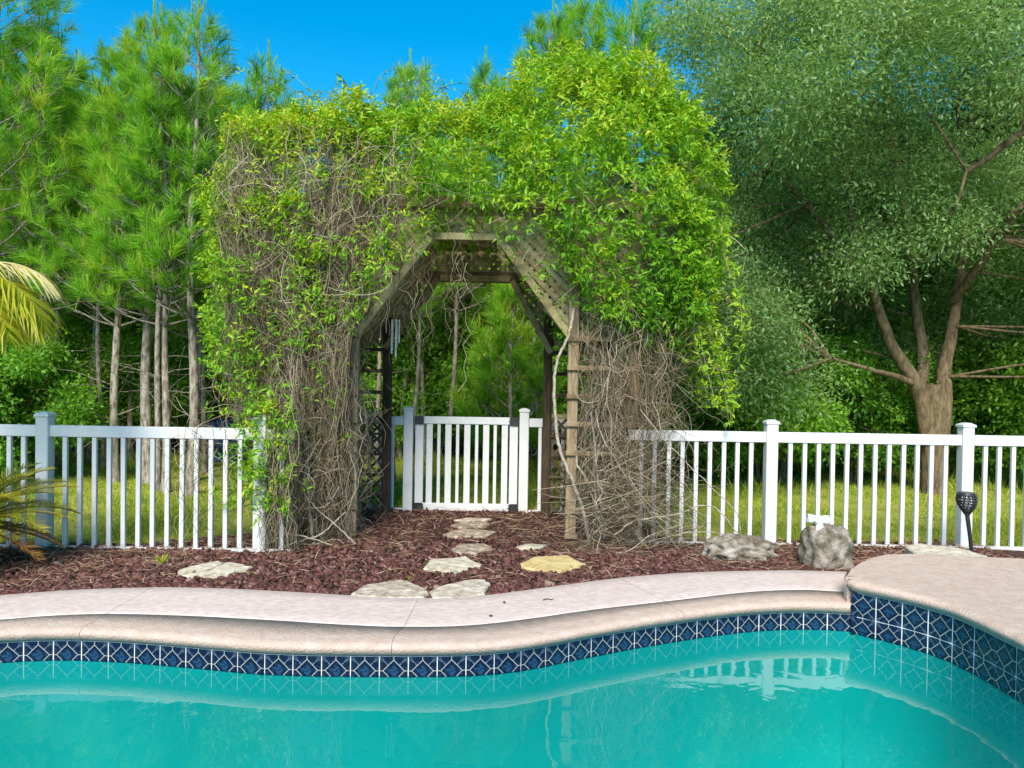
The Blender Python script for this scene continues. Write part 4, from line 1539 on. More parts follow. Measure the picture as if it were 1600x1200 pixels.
# ------------------------------------------------------------------ blue lawn chair
chp = on_z(368, 729, 0.0)
chair = thing('lawn_chair', 'blue slatted wooden lawn chair on the grass beyond the fence', 'chair', chp, math.radians(52))
S_ = 0.72
for s in (-1, 1):
    bar('leg', (s * 0.27, -0.34, 0), (s * 0.27, -0.34, 0.5 * S_), 0.03, 0.09, 'blue_paint', chair)
    bar('side_rail', (s * 0.245, -0.36, 0.36 * S_), (s * 0.245, 0.42, 0.04), 0.03, 0.09, 'blue_paint', chair, normal=(0, 0, 1))
    bar('armrest', (s * 0.31, -0.42, 0.52 * S_), (s * 0.31, 0.30, 0.50 * S_), 0.11, 0.022, 'blue_paint', chair, normal=(0, 0, 1))
for k in range(5):
    y = -0.36 + k * 0.095
    bar('seat_slat', (-0.26, y, 0.40 * S_ - 0.045 * k), (0.26, y, 0.40 * S_ - 0.045 * k), 0.085, 0.02, 'blue_paint', chair, normal=(0, 0.35, 1))
for k in range(7):
    x = -0.225 + k * 0.075
    bar('back_slat', (x * 0.85, 0.06, 0.2 * S_), (x * 1.15, 0.36, (0.98 - 0.9 * abs(x) ** 1.6) * S_), 0.068, 0.02, 'blue_paint', chair, normal=(0, 1, -0.35))
bar('back_brace', (-0.24, 0.235, 0.56 * S_), (0.24, 0.235, 0.56 * S_), 0.07, 0.02, 'blue_paint', chair, normal=(0, 1, -0.35))

# ------------------------------------------------------------------ palms at the left edge
def frond(base, d0, length, droop, leaf_len, leaf_w, n=34, up=(0, 0, 1), seed=0, vee=0.5, hang=0.0):
    """One feather frond: arching midrib and two rows of leaflets. Returns (V, quads midrib), (V, tris leaflets)."""
    r = np.random.default_rng(seed)
    d = unit(np.array(d0, float))
    k = 22
    t = np.linspace(0, 1, k)
    pts = [np.array(base, float)]
    cur = d.copy()
    for i in range(1, k):
        cur = unit(cur + np.array([0, 0, -droop / k * (0.4 + 1.6 * t[i])]))
        pts.append(pts[-1] + cur * length / k)
    P = np.array(pts)
    Vr, Fr = strands(P[None], np.linspace(0.010, 0.002, k)[None], 5)
    tt = np.linspace(0.10, 0.99, n)
    pos = np.stack([np.interp(tt, t, P[:, j]) for j in range(3)], 1)
    tan = unit(np.stack([np.interp(tt, t, np.gradient(P, axis=0)[:, j]) for j in range(3)], 1))
    side = unit(np.cross(tan, np.array([0, 0, 1.0]) + 1e-3))
    nrm_ = np.cross(side, tan)
    Vs, Fs, o = [], [], 0
    for s in (-1, 1):
        ll = leaf_len * np.clip(np.sin(np.pi * (0.12 + 0.80 * tt)), 0.2, 1) * r.uniform(0.85, 1.1, n)
        dv = unit(tan * (0.55 + 0.5 * tt)[:, None] + s * side * 0.95 + nrm_ * vee + r.normal(0, 0.08, (n, 3)) + np.array([0, 0, -hang]))
        TVv = np.array([(-0.5, 0, 0), (0.5, 0, 0), (0.42, 0.5, 0.02), (-0.42, 0.5, 0.02), (0, 1, -0.09 - hang * 0.25)])
        TFf = np.array([(0, 1, 2), (0, 2, 3), (3, 2, 4)])
        V, F = place(TVv, TFf, pos, dv, ll, leaf_w, (tuple((0.0, -0.4, 1.0)), 0.25))
        Vs.append(V)
        Fs.append(F + o)
        o += len(V)
    return (Vr, Fr), (np.vstack(Vs), np.vstack(Fs))


def add_frond(parent, name, mat, rib_mat, args, tone):
    (Vr, Fr), (Vl, Fl) = frond(*args[0], **args[1])
    off = np.array(parent.location)
    o = link(name, mesh_np(name, Vl - off, Fl, mat, np.repeat(np.clip(np.random.default_rng(len(Vl)).normal(tone, 0.15, len(Vl) // 5), 0, 1), 5)), parent)
    link('midrib', mesh_np('midrib', Vr - off, Fr, rib_mat, np.full(len(Vr), tone), smooth=True), o)
    return o


pc = on_y(-78, 430, 4.9)
palm = thing('feather_palm', 'feather palm with yellow green drooping fronds above the white fence', 'palm tree', (pc.x, 4.9, 0.03))
V, F = tube([(0, 0, 0), (0.03, 0, 0.7), (-0.01, 0.02, 1.3), (0, 0, pc.z - 0.02)], 0.085, 0.06, 12, 24, 0.006)
link('trunk', mesh_np('trunk', V, F, 'woody', smooth=True), palm)
cen = (pc.x, 4.9, pc.z)
for k, (dx, dy, dz, L_, dr, tn_) in enumerate([
        (1.0, -0.12, 0.22, 0.92, 1.7, 0.52), (1.0, 0.25, 0.62, 0.72, 1.4, 0.98), (0.9, -0.35, -0.05, 0.8, 1.5, 0.6), (0.95, 0.1, 0.0, 0.66, 1.6, 0.62),
        (-1, 0.1, 0.5, 0.95, 2.0, 0.5), (-0.6, 0.8, 0.6, 0.95, 1.8, 0.5), (-0.6, -0.8, 0.5, 0.95, 2.0, 0.5),
        (-0.5, 0.1, 1.2, 0.9, 1.2, 0.55)]):
    add_frond(palm, 'frond', 'palm', 'palm', ((cen, (dx, dy, dz), L_, dr, 0.40, 0.014), dict(n=62, seed=k, vee=0.25, hang=0.55)), tn_)

sc_ = on_z(-108, 905, 0.05)
sago = thing('sago_palm', 'low sago palm with stiff olive fronds and dry orange ones by the deck', 'palm', (sc_.x, 5.2, 0.03))
bmc = bmesh.new()
bmesh.ops.create_icosphere(bmc, subdivisions=3, radius=0.15)
for v in bmc.verts:
    v.co *= 1 + 0.08 * math.sin(14 * v.co.x * 6) * math.sin(40 * v.co.z)
    v.co.z = v.co.z * 1.3 + 0.15
link('trunk', bm_mesh('trunk', bmc, 'woody', True), sago)
base = (sc_.x, 5.2, 0.36)
k = 0
for el, cnt, L_, tn_, dry in ((0.95, 9, 0.72, 0.45, False), (0.5, 13, 0.80, 0.6, False), (0.12, 13, 0.80, 0.7, False), (-0.35, 11, 0.70, 0.5, True)):
    for i in range(cnt):
        a = i / cnt * 6.283 + el * 2
        add_frond(sago, 'frond', 'cycad_dry' if dry else 'cycad', 'cycad_dry' if dry else 'cycad',
                  ((base, (math.cos(a), math.sin(a), el + 0.25), L_, 0.75 if not dry else 0.5, 0.17, 0.008), dict(n=46, seed=k, vee=0.35)), tn_ + random.uniform(-0.15, 0.15))
        k += 1


def weed(px, py, n, h, label):
    p, z = stone_bed_pt(px, py, 0.0)
    t = thing('weed', label, 'weed', (p.x, p.y, z), 0)
    a = rng.uniform(0, 6.28, n)
    d = np.stack([np.cos(a) * 0.6, np.sin(a) * 0.6, np.ones(n)], 1) + rng.normal(0, 0.15, (n, 3))
    V, F = place(LEAF_V, LEAF_F, rng.normal(0, 0.008, (n, 3)), d, rng.uniform(0.6, 1, n) * h, h * 0.11)
    link('blades', mesh_np('blades', V, F, 'grass', np.repeat(rng.uniform(0.4, 0.9, n), 5)), t)


weed(251, 884, 22, 0.12, 'tuft of grassy weed in the mulch left of the cracked flagstones')
weed(640, 909, 10, 0.045, 'tiny yellow green weed between the two flagstones at the deck edge')
weed(124, 915, 9, 0.05, 'tiny weed at the deck edge below the sago palm side')
weed(1003, 857, 26, 0.07, 'small round leafy weed at the foot of the bare stems')

# ------------------------------------------------------------------ pines
def needle_tufts(pos, ax_, n, spread, ln, tone, w=0.0078, axial=0.16):
    """n needles in a brush along each tuft axis."""
    k = len(pos)
    A = np.repeat(unit(ax_), n, 0)
    side = rng.normal(size=(k * n, 3))
    side = unit(side - A * np.sum(side * A, 1, keepdims=True))
    t = rng.random(k * n)
    sp_ = np.repeat(np.broadcast_to(spread, k), n) * rng.uniform(0.6, 1.15, k * n)
    d = A * np.cos(sp_)[:, None] + side * np.sin(sp_)[:, None]
    P = np.repeat(pos, n, 0) + A * (t * axial)[:, None]
    V, F = place(BLADE_V, BLADE_F, P, d, ln * rng.uniform(0.75, 1.1, k * n), w)
    tn_ = np.repeat(np.clip(np.repeat(np.broadcast_to(tone, k), n) + rng.normal(0, 0.09, k * n), 0, 1), 3)
    return V, F, tn_


def pine_meshes(seed, H, r0, cb, spread, whorl=0.33, needles=46, dead=16, dense=1.0, ln=0.2):
    """Trunk (with its limbs) and crown of a young long-needled pine; crown starts at cb (metres)."""
    global rng
    keep_rng = rng
    rng = np.random.default_rng(seed)
    zt_ = np.linspace(0, H, 18)
    lean = rng.normal(0, 0.10, 2)
    cx = lean[0] * (zt_ / H) ** 1.5 + 0.03 * np.sin(zt_ * 1.7 + seed)
    cy_ = lean[1] * (zt_ / H) ** 1.5 + 0.03 * np.sin(zt_ * 1.3 + 2 * seed)
    trunk = np.stack([cx, cy_, zt_], 1)
    rad = r0 * (1 - zt_ / H) ** 0.85 + 0.010
    rad[0] *= 1.25
    parts = [strands(trunk[None], rad[None], 10)]
    at = lambda z: np.array([np.interp(z, zt_, cx), np.interp(z, zt_, cy_), z])
    tp_, ta_, tt_ = [], [], []
    z = cb
    while z < H - 0.15:
        f = (z - cb) / (H - cb)
        nb = rng.integers(4, 7)
        a0 = rng.uniform(0, 6.28)
        for b in range(nb):
            a = a0 + b / nb * 6.283 + rng.normal(0, 0.25)
            L_ = spread * (0.35 + 0.65 * math.sin(math.pi * min(1, 0.32 + 0.72 * (1 - f)) * 0.5)) * (1 - f) ** 0.55 * rng.uniform(0.7, 1.15)
            L_ = max(L_, 0.22)
            el = rng.uniform(0.05, 0.35) + 0.75 * f
            d = np.array([math.cos(a) * math.cos(el), math.sin(a) * math.cos(el), math.sin(el)])
            p0 = at(z)
            m = 7
            tt = np.linspace(0, 1, m)[:, None]
            path = p0 + d * L_ * tt + np.array([0, 0, 0.28 * L_]) * tt ** 2.2 + rng.normal(0, 0.012, (m, 3)) * tt
            rb = max(0.006, 0.016 * (1 - f)) * np.linspace(1, 0.35, m)
            parts.append(strands(path[None], rb[None], 5))
            dirn = unit(path[-1] - path[-2])
            tp_.append(path[-1])
            ta_.append(dirn + np.array([0, 0, 0.5]))
            tt_.append(0.62)
            ns = max(1, int(L_ * 7.5 * dense))
            for q in range(ns):
                u = rng.uniform(0.30, 1.0)
                pb = path[0] + (path[-1] - path[0]) * u + np.array([0, 0, -0.04 * math.sin(u * 3.1)])
                sd = np.cross(d, [0, 0, 1]) * rng.choice([-1, 1])
                dr_ = unit(d * rng.uniform(0.3, 1.0) + sd * rng.uniform(0.2, 0.9) + np.array([0, 0, rng.uniform(-0.1, 0.7)]))
                sl_ = rng.uniform(0.08, 0.34) * (1.2 - u * 0.5)
                tipp = pb + dr_ * sl_
                parts.append(strands(np.array([[pb, (pb + tipp) / 2 + [0, 0, -0.01], tipp]]), np.array([[0.006, 0.005, 0.004]]), 4))
                tp_.append(tipp)
                ta_.append(dr_ + np.array([0, 0, 0.45]))
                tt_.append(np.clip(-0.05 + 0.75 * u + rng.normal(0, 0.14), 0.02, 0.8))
        z += whorl * rng.uniform(0.75, 1.2) * (1 - 0.35 * f)
    for _ in range(dead):                                   # dead lower twigs
        z = rng.uniform(0.25 * cb, min(H * 0.7, cb + 0.9))
        a = rng.uniform(0, 6.28)
        L_ = rng.uniform(0.3, 0.95)
        m = 7
        tt = np.linspace(0, 1, m)[:, None]
        d = np.array([math.cos(a), math.sin(a), rng.uniform(-0.25, 0.5)])
        path = at(z) + d * L_ * tt + np.array([0, 0, rng.normal(0, 0.35)]) * L_ * tt ** 2 + rng.normal(0, 0.02, (m, 3)) * tt
        parts.append(strands(path[None], 0.0055 * np.linspace(1, 0.4, m)[None], 4))
    tp_, ta_, tt_ = np.array(tp_), np.array(ta_), np.array(tt_)
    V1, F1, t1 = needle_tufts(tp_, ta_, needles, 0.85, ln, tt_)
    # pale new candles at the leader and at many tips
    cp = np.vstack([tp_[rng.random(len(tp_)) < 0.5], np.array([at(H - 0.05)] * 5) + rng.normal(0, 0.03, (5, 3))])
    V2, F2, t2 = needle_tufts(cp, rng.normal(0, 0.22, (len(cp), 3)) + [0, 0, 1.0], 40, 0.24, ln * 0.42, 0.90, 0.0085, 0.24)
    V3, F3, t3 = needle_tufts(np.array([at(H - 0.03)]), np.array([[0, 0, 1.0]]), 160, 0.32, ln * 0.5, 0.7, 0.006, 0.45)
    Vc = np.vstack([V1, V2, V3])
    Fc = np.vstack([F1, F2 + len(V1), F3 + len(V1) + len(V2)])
    Vt, Ft = join(parts)
    rng = keep_rng
    return mesh_np('pine_trunk', Vt, Ft, 'pine_bark', smooth=True), mesh_np('pine_crown', Vc, Fc, 'needle', np.concatenate([t1, t2, t3]))


PINE = {
    'a': pine_meshes(21, 6.2, 0.068, 2.3, 1.15, needles=56, dead=16),
    'b': pine_meshes(22, 5.6, 0.052, 2.1, 0.95, needles=52, dead=14),
    'c': pine_meshes(23, 5.2, 0.046, 2.2, 0.85, needles=52, dead=12),
    'd': pine_meshes(24, 7.6, 0.11, 2.6, 1.6, whorl=0.42, needles=44, dead=14, dense=1.25),
    'e': pine_meshes(25, 2.5, 0.035, 0.25, 0.8, whorl=0.28, needles=60, dead=0, dense=1.4),
    'f': pine_meshes(26, 7.0, 0.046, 3.4, 0.95, needles=48, dead=10),
}


def pine(kind, x, y, label, sc=1.0, rz=None, group=None, name='pine_tree'):
    t = thing(name, label, 'pine tree', (x, y, -0.02), random.uniform(0, 6.28) if rz is None else rz, group)
    t.scale = (sc, sc, sc)
    link('trunk', PINE[kind][0], t)
    link('crown', PINE[kind][1], t)
    return t


def gp(px, py):
    p = on_z(px, py, 0.0)
    return p.x, p.y


def xat(px, y):
    return on_y(px, 640, y).x


x, y = gp(229, 755)
pine('a', x, y, 'thick young pine twinned with a second trunk, its tip pointed above its neighbours', 0.95, 0.4)
x, y = gp(245, 768)
pine('f', x, y, 'slim pine trunk standing against the thick twin pine', 0.72, 1.0)
x, y = gp(180, 753)
pine('b', x, y, 'slender pine behind the fence between the palm and the twin pines', 0.97, 2.0)
x, y = gp(258, 769)
pine('c', x, y, 'leaning thin pine just past the twin pines', 0.92, 3.0)
x, y = gp(296, 775)
pine('b', x, y, 'pine trunk close to a neighbour, in front of the blue chair', 1.0, 4.2)
x, y = gp(304, 751)
pine('a', x, y, 'straight grey pine behind the pine beside the blue chair', 0.82, 5.1)
pine('d', xat(-38, 9.6), 9.6, 'tall broad pine with dark bare limbs beside the feather palm', 1.12, 0.9)
pine('a', xat(76, 10.6), 10.6, 'pine behind the fence post next to the sago palm', 1.0, 2.2)
pine('c', xat(66, 11.6), 11.6, 'second thinner pine behind the fence post next to the sago palm', 1.0, 1.2)
pine('c', xat(145, 11.6), 11.6, 'thin pale pine trunk set back between the left pines', 1.0, 0.1)
pine('b', xat(365, 11.9), 11.9, 'thin pine rising just behind the blue chair', 1.05, 3.3)
pine('e', xat(800, 10.2), 10.2, 'small bushy bright green pine beyond the gate', 0.98, 1.5)
for px, yy0, kd, s_ in ((613, 9.6, 'f', 0.62), (628, 12.5, 'f', 0.78), (663, 12.2, 'f', 0.74), (680, 14.0, 'f', 0.82), (702, 11.2, 'f', 0.72), (731, 12.6, 'f', 0.78), (745, 14.4, 'f', 0.82), (818, 13.0, 'f', 0.78)):
    pine(kd, xat(px, yy0), yy0, 'slim pine trunk in the grove seen through the arbor arch', s_, group='pines seen through the arch')
for px, yy0, kd, s_, lb in ((432, 12.0, 'b', 1.13, 'dark pine tip poking above the bare vine beside loose wisps'),
                            (640, 15.5, 'a', 1.25, 'distant pine tip above the middle of the vine crown'),
                            (845, 13.2, 'd', 1.02, 'pine top with upright candles just above the lush vine dome'),
                            (905, 13.6, 'a', 1.32, 'taller pine top with upright candles above the lush vine dome'),
                            (768, 13.4, 'b', 1.22, 'small pine tip at the hollow between the vine crown and dome'),
                            (988, 12.2, 'c', 1.42, 'thin pine top against the sky beside the oak crown')):
    pine(kd, xat(px, yy0), yy0, lb, s_)
for px, yy0, s_ in ((92, 11.4, 0.78), (120, 12.6, 0.85), (160, 10.8, 0.74), (205, 11.8, 0.8), (330, 12.4, 0.82), (416, 12.2, 0.74), (320, 10.6, 0.7), (282, 12.8, 0.85)):
    pine('f', xat(px, yy0), yy0, 'slender pale pine trunk among the pines behind the fence, thinner than its neighbours', s_, group='slender pines behind the fence')
for px, yy0, s_ in ((590, 11.6, 0.72), (645, 10.8, 0.68), (722, 15.0, 0.84), (842, 11.4, 0.72)):
    pine('f', xat(px, yy0), yy0, 'slim pine trunk in the grove seen through the arbor arch', s_, group='pines seen through the arch')
bgp = [(-40, 12.4, 'a', 1.1), (20, 13.6, 'b', 1.15), (110, 13.0, 'a', 1.05), (150, 14.4, 'd', 0.85), (205, 13.4, 'c', 1.2), (250, 15.0, 'a', 1.1), (290, 13.2, 'b', 1.1), (335, 14.2, 'a', 1.05),
       (385, 13.6, 'c', 1.1), (60, 15.5, 'd', 0.95), (180, 16.5, 'a', 1.15), (310, 17.0, 'd', 0.9), (420, 15.5, 'a', 1.0), (470, 16.5, 'b', 1.1), (0, 17.0, 'a', 1.2), (540, 17.0, 'c', 1.15), (-120, 14.5, 'a', 1.2), (-220, 13, 'd', 1.0),
       (120, 18.5, 'd', 1.05), (240, 19.0, 'd', 1.0), (370, 19.5, 'a', 1.2), (600, 18.5, 'b', 1.2)]
for px, yy0, kd, s_ in bgp:
    pine(kd, xat(px, yy0), yy0, 'pine standing deeper in the wood behind the front row of pines', s_, group='pines deeper in the wood')

# ------------------------------------------------------------------ broadleaf trees and shrubs
def leaf_cloud(centres, radii, per, ln, tone_fn, flat=0.8, wr=0.36):
    """Leaves scattered in soft shells about clump centres."""
    n = len(centres) * per
    Cc = np.repeat(centres, per, 0)
    Rr = np.repeat(radii, per)
    u = rand_dirs(n)
    rad = np.abs(rng.normal(0.72, 0.27, n))
    P = Cc + u * (Rr * rad)[:, None] * np.array([1, 1, flat])
    d = unit(u * 0.6 + rng.normal(0, 0.6, (n, 3)) + np.array([0, 0, -0.15]))
    L_ = ln * rng.uniform(0.7, 1.25, n)
    V, F = place(DIA_V, DIA_F, P, d, L_, L_ * wr, ((0, 0, 1.0), 0.7))
    tn_ = np.clip(np.repeat(tone_fn(centres), per) + rng.normal(0, 0.13, n), 0, 1)
    return V, F, np.repeat(tn_, 4)


def branch_to(a, b, r0, r1, n=9, sag=0.0):
    m = (np.array(a) + np.array(b)) / 2 + np.array([rng.normal(0, 0.12), rng.normal(0, 0.12), sag + rng.normal(0, 0.10)])
    P = smooth_line([a, m, b], n)
    return strands(P[None], np.linspace(r0, r1, n)[None], 6)


# the big oak on the right
main_rng = rng
rng = np.random.default_rng(2024)
ox, oy = gp(1459, 771)
oak = thing('oak_tree', 'broad oak with forked trunk behind the fence, small grey green leaves', 'oak tree', (ox, oy, 0))
q = lambda px, py, dy=0.0: np.array(on_y(px, py, oy + dy)) - np.array([ox, oy, 0])
V0 = []
V0.append(tube([q(1459, 775), q(1461, 700), q(1462, 640), q(1458, 600)], 0.165, 0.15, 14, 20, 0.004))
V0.append(tube([q(1452, 690, -0.02), q(1440, 620, -0.05), q(1415, 575, -0.1), q(1388, 528, -0.2), q(1360, 440, -0.4), q(1330, 330, -0.5), q(1310, 200, -0.3)], 0.125, 0.012, 12, 26, 0.004))
V0.append(tube([q(1468, 690), q(1474, 620), q(1476, 575, 0.1), q(1490, 500, 0.2), q(1505, 380, 0.3), q(1500, 240, 0.3), q(1490, 80, 0.3)], 0.125, 0.015, 12, 26, 0.004))
V0.append(tube([q(1437, 605, 0.1), q(1442, 560, 0.25), q(1430, 470, 0.4), q(1420, 360, 0.6), q(1385, 150, 0.8), q(1378, 30, 0.9)], 0.085, 0.035, 10, 26, 0.004))
V0.append(tube([q(1432, 600, -0.1), q(1400, 588, -0.2), q(1370, 580, -0.4), q(1300, 560, -0.7)], 0.05, 0.02, 8, 16, 0.004))
V0.append(tube([q(1490, 470, 0.2), q(1540, 400, -0.4), q(1590, 330, -0.9), q(1650, 280, -1.2)], 0.06, 0.03, 8, 16, 0.004))
V0.append(tube([q(1360, 440, -0.4), q(1270, 330, -0.2), q(1190, 230, 0.1), q(1180, 60, 0.2)], 0.05, 0.018, 8, 20, 0.004))
V0.append(tube([q(1510, 268, -1.6), q(1540, 250, -1.7), q(1572, 225, -1.8), q(1620, 190, -1.8)], 0.03, 0.04, 8, 14, 0.003))
limb_pts = np.vstack([v[0].reshape(-1, 3)[::30] for v in V0])
# clumps inside a broad crown
cc, tries = [], 0
while len(cc) < 165 and tries < 60000:
    tries += 1
    p = np.array([rng.uniform(-4.0, 3.6), rng.uniform(-2.3, 2.5), rng.uniform(1.5, 7.6)])
    e = ((p[0] + 0.25) / 4.0) ** 2 + (p[1] / 2.4) ** 2 + ((p[2] - 4.5) / (3.2 if p[2] > 4.5 else 3.0)) ** 2
    if e > 1.0 or e < 0.10:
        continue
    if p[2] < 2.85 and -1.65 < p[0] < 0.95 and p[1] < 0.8:
        continue
    if any(np.linalg.norm(p - c) < 0.46 for c in cc):
        continue
    cc.append(p)
for _ in range(20):                     # low drooping boughs either side of the fork
    u_ = rng.uniform(-3.9, -1.85) if rng.random() < 0.68 else rng.uniform(1.15, 2.4)
    cc.append(np.array([u_, rng.uniform(-1.7, -0.2), rng.uniform(1.35, 2.6) + 0.12 * abs(u_ + 1.5)]))
cc = np.array(cc)
for c in cc:
    j = np.argmin(np.linalg.norm(limb_pts - c, axis=1) + 0.3 * np.maximum(0, limb_pts[:, 2] - c[2]))
    V0.append(branch_to(limb_pts[j], c, 0.02, 0.006))
Vt, Ft = join(V0)
link('trunk', mesh_np('trunk', Vt, Ft, 'oak_bark', smooth=True), oak)
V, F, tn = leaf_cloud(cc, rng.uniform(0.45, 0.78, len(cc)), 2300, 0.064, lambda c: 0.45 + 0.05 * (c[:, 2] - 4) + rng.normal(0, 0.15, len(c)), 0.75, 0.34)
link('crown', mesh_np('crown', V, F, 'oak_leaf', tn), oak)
rng = main_rng


def broadleaf(seed, H, W, z0, nclump, per, ln, r0, stems=1, mat='shrub_leaf', rad=(0.3, 0.6)):
    """Trunk mesh and crown mesh of a broadleaf tree or shrub of height H and half-width W, crown from z0."""
    global rng
    keep_rng = rng
    rng = np.random.default_rng(seed)
    zc, hz = (H + z0) / 2, (H - z0) / 2
    cs = []
    tries = 0
    while len(cs) < nclump and tries < 30000:
        tries += 1
        p = rng.uniform(-1, 1, 3)
        if (p ** 2).sum() > 1 or (p ** 2).sum() < 0.12:
            continue
        pt = np.array([p[0] * W, p[1] * W, zc + p[2] * hz])
        if all(np.linalg.norm(pt - c) > min(rad) * 0.8 for c in cs):
            cs.append(pt)
    cs = np.array(cs)
    parts = []
    tips = []
    for s in range(stems):
        a = rng.uniform(0, 6.28)
        b0 = np.array([math.cos(a), math.sin(a), 0]) * (0.12 if stems > 1 else 0)
        topp = np.array([math.cos(a) * W * 0.35, math.sin(a) * W * 0.35, z0 + (H - z0) * 0.75])
        P = smooth_line([b0, b0 * 1.6 + np.array([0, 0, z0 * 0.6 + 0.1]), topp * np.array([0.6, 0.6, 0.6]), topp], 14)
        parts.append(strands(P[None], np.linspace(r0, r0 * 0.25, 14)[None], 8))
        tips.append(P[4:])
    tips = np.vstack(tips)
    for c in cs:
        j = np.argmin(np.linalg.norm(tips - c, axis=1))
        parts.append(branch_to(tips[j], c, r0 * 0.25, 0.005, 7))
    Vt, Ft = join(parts)
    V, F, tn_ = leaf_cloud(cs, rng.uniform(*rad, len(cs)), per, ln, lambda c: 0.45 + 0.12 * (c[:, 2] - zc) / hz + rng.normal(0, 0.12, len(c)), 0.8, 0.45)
    rng = keep_rng
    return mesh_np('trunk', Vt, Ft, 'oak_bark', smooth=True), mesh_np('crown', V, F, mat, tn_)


BL = {
    'tree1': broadleaf(31, 6.2, 1.9, 1.4, 60, 900, 0.09, 0.09, mat='oak_leaf', rad=(0.4, 0.7)),
    'tree2': broadleaf(32, 5.0, 1.6, 0.8, 50, 900, 0.09, 0.07, 2, rad=(0.4, 0.65)),
    'shrub1': broadleaf(33, 2.3, 1.15, 0.1, 36, 800, 0.08, 0.03, 4, rad=(0.28, 0.45)),
    'shrub2': broadleaf(34, 3.2, 1.2, 0.15, 42, 800, 0.085, 0.035, 4, rad=(0.3, 0.5)),
}


def leafy(kind, x, y, label, cat, sc=1.0, name='leafy_tree', group=None, parts_=('trunk', 'crown')):
    t = thing(name, label, cat, (x, y, -0.02), random.uniform(0, 6.28), group)
    t.scale = (sc, sc, sc)
    link('stems' if 'shrub' in kind else 'trunk', BL[kind][0], t)
    link('crown', BL[kind][1], t)
    return t


leafy('shrub1', xat(18, 9.4), 9.4, 'light green leafy shrub behind the fence beside the feather palm', 'shrub', 0.82, 'leafy_shrub')
leafy('shrub1', xat(-70, 10.2), 10.2, 'light green leafy shrub partly hidden under the tall broad pine', 'shrub', 0.95, 'leafy_shrub')
for px, yy0, kd, s_ in ((60, 14.2, 'shrub2', 1.0), (130, 13.8, 'shrub1', 1.05), (195, 14.6, 'shrub2', 0.95), (255, 14.2, 'shrub1', 1.15), (330, 14.0, 'shrub2', 0.95), (390, 15.0, 'shrub1', 1.1), (450, 13.8, 'shrub2', 1.0),
                        (520, 15.2, 'shrub2', 1.1), (590, 15.6, 'shrub1', 1.1), (655, 15.8, 'shrub2', 1.0), (720, 16.4, 'shrub1', 1.2), (775, 15.0, 'shrub2', 1.05), (850, 15.6, 'shrub2', 1.1), (-10, 14.4, 'shrub2', 1.05), (-90, 15.0, 'shrub2', 1.1)):
    leafy(kd, xat(px, yy0), yy0, 'dark green understory shrub between the trunks of the pine wood', 'shrub', s_, 'leafy_shrub', 'understory shrubs under the pines')
for px, yy0, kd, s_ in ((930, 13.0, 'shrub2', 1.1), (1000, 12.2, 'shrub2', 1.0), (1070, 10.4, 'shrub1', 0.95), (1140, 12.0, 'shrub2', 1.0), (1205, 10.3, 'shrub1', 0.95), (1270, 12.4, 'shrub2', 1.0), (1325, 10.5, 'shrub1', 0.9),
                        (1400, 12.4, 'shrub2', 0.95), (1470, 12.0, 'shrub1', 1.15), (1540, 12.4, 'shrub2', 1.0), (1600, 10.6, 'shrub1', 1.0), (1680, 12.4, 'shrub2', 1.1)):
    leafy(kd, xat(px, yy0), yy0, 'dark green thicket shrub along the lawn edge behind the oak', 'shrub', s_, 'leafy_shrub', 'thicket shrubs behind the oak')
leafy('shrub1', xat(1543, 11.0), 11.0, 'small fresh green shrub right of the oak trunk', 'shrub', 0.42, 'leafy_shrub')
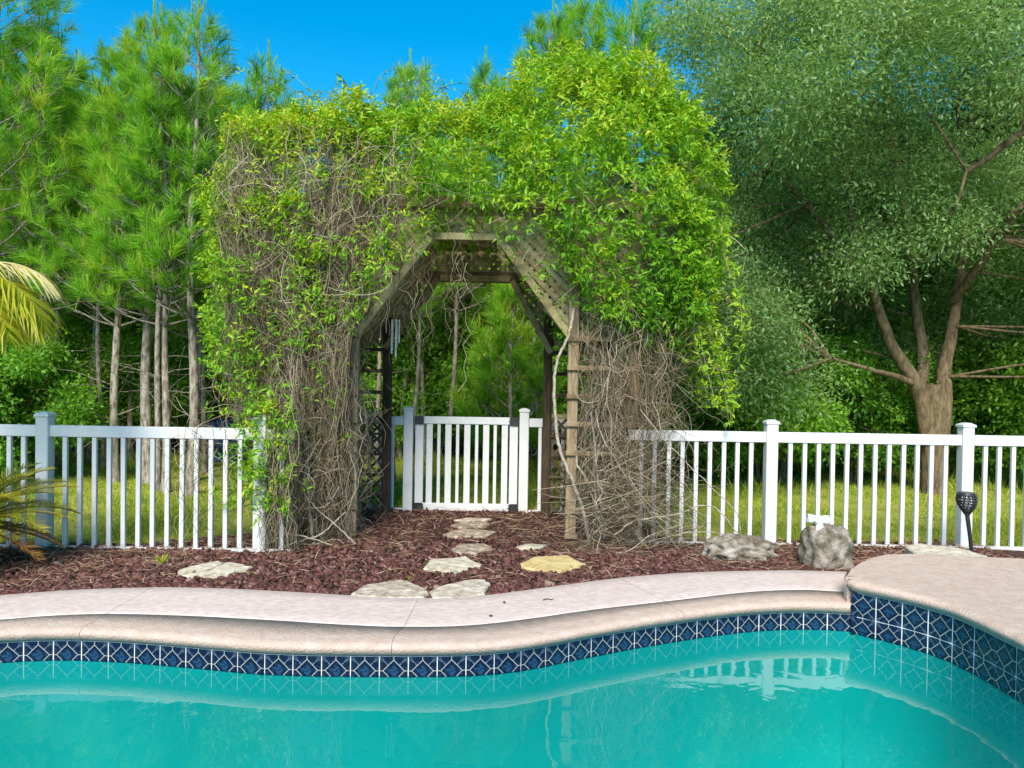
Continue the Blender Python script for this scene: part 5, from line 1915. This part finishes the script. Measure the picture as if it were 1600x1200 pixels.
for px, yy0, kd, s_ in ((1060, 14.6, 'tree2', 1.15), (1150, 15.2, 'tree1', 1.08), (1240, 14.4, 'tree2', 1.2), (1330, 15.4, 'tree1', 1.12), (1430, 14.6, 'tree2', 1.2), (1530, 15.4, 'tree1', 1.12), (1630, 14.6, 'tree2', 1.25), (1720, 15.0, 'tree1', 1.1), (1000, 16.5, 'tree1', 0.85), (1290, 17.5, 'tree1', 1.25), (1450, 17.5, 'tree1', 1.3), (1590, 17.5, 'tree1', 1.25)):
    leafy(kd, xat(px, yy0), yy0, 'broadleaf tree filling the wood behind the big oak', 'tree', s_, group='trees in the wood behind the oak')
for px, yy0, kd, s_ in ((-60, 17.5, 'tree1', 1.15), (90, 17.8, 'tree2', 1.1), (220, 17.5, 'tree1', 0.95), (340, 18.2, 'tree2', 1.2), (480, 18.2, 'tree1', 0.85), (620, 19.2, 'tree2', 1.1), (760, 18.6, 'tree1', 0.85), (880, 18.4, 'tree2', 1.1)):
    leafy(kd, xat(px, yy0), yy0, 'broadleaf tree deep in the wood behind the pines', 'tree', s_, group='trees deep behind the pines')

for px, yy0, kd, s_ in ((105, 12.2, 'tree2', 0.66), (165, 12.9, 'tree2', 0.74), (222, 12.3, 'tree2', 0.62), (285, 12.4, 'tree2', 0.68), (345, 13.0, 'tree2', 0.72), (400, 12.6, 'tree2', 0.66)):
    leafy(kd, xat(px, yy0), yy0, 'leafy broadleaf sapling filling the gap behind the pine trunks', 'tree', s_, group='saplings behind the pine trunks')
for px, yy0, kd, s_ in ((640, 12.9, 'shrub2', 1.0), (700, 13.4, 'shrub2', 1.15), (765, 12.7, 'shrub2', 1.0), (830, 13.2, 'shrub2', 1.05)):
    leafy(kd, xat(px, yy0), yy0, 'fresh green shrub in the grove beyond the garden gate', 'shrub', s_, 'leafy_shrub', 'shrubs beyond the gate')

# far woodland closing the view
nW = 420
fx = rng.uniform(-26, 30, nW)
fy = rng.uniform(22, 27, nW)
fz = rng.random(nW) ** 0.9 * np.where(fx < -1, 6.3, 5.0)
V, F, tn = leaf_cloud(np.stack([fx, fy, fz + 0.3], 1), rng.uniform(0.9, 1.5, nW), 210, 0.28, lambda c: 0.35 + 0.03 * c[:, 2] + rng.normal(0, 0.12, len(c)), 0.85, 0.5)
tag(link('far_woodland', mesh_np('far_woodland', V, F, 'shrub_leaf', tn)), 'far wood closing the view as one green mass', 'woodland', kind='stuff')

print('TRIS', sum(sum(len(p.vertices) - 2 for p in me.polygons) if len(me.polygons) < 5000 else len(me.polygons) * (len(me.polygons[0].vertices) - 2) for me in bpy.data.meshes))
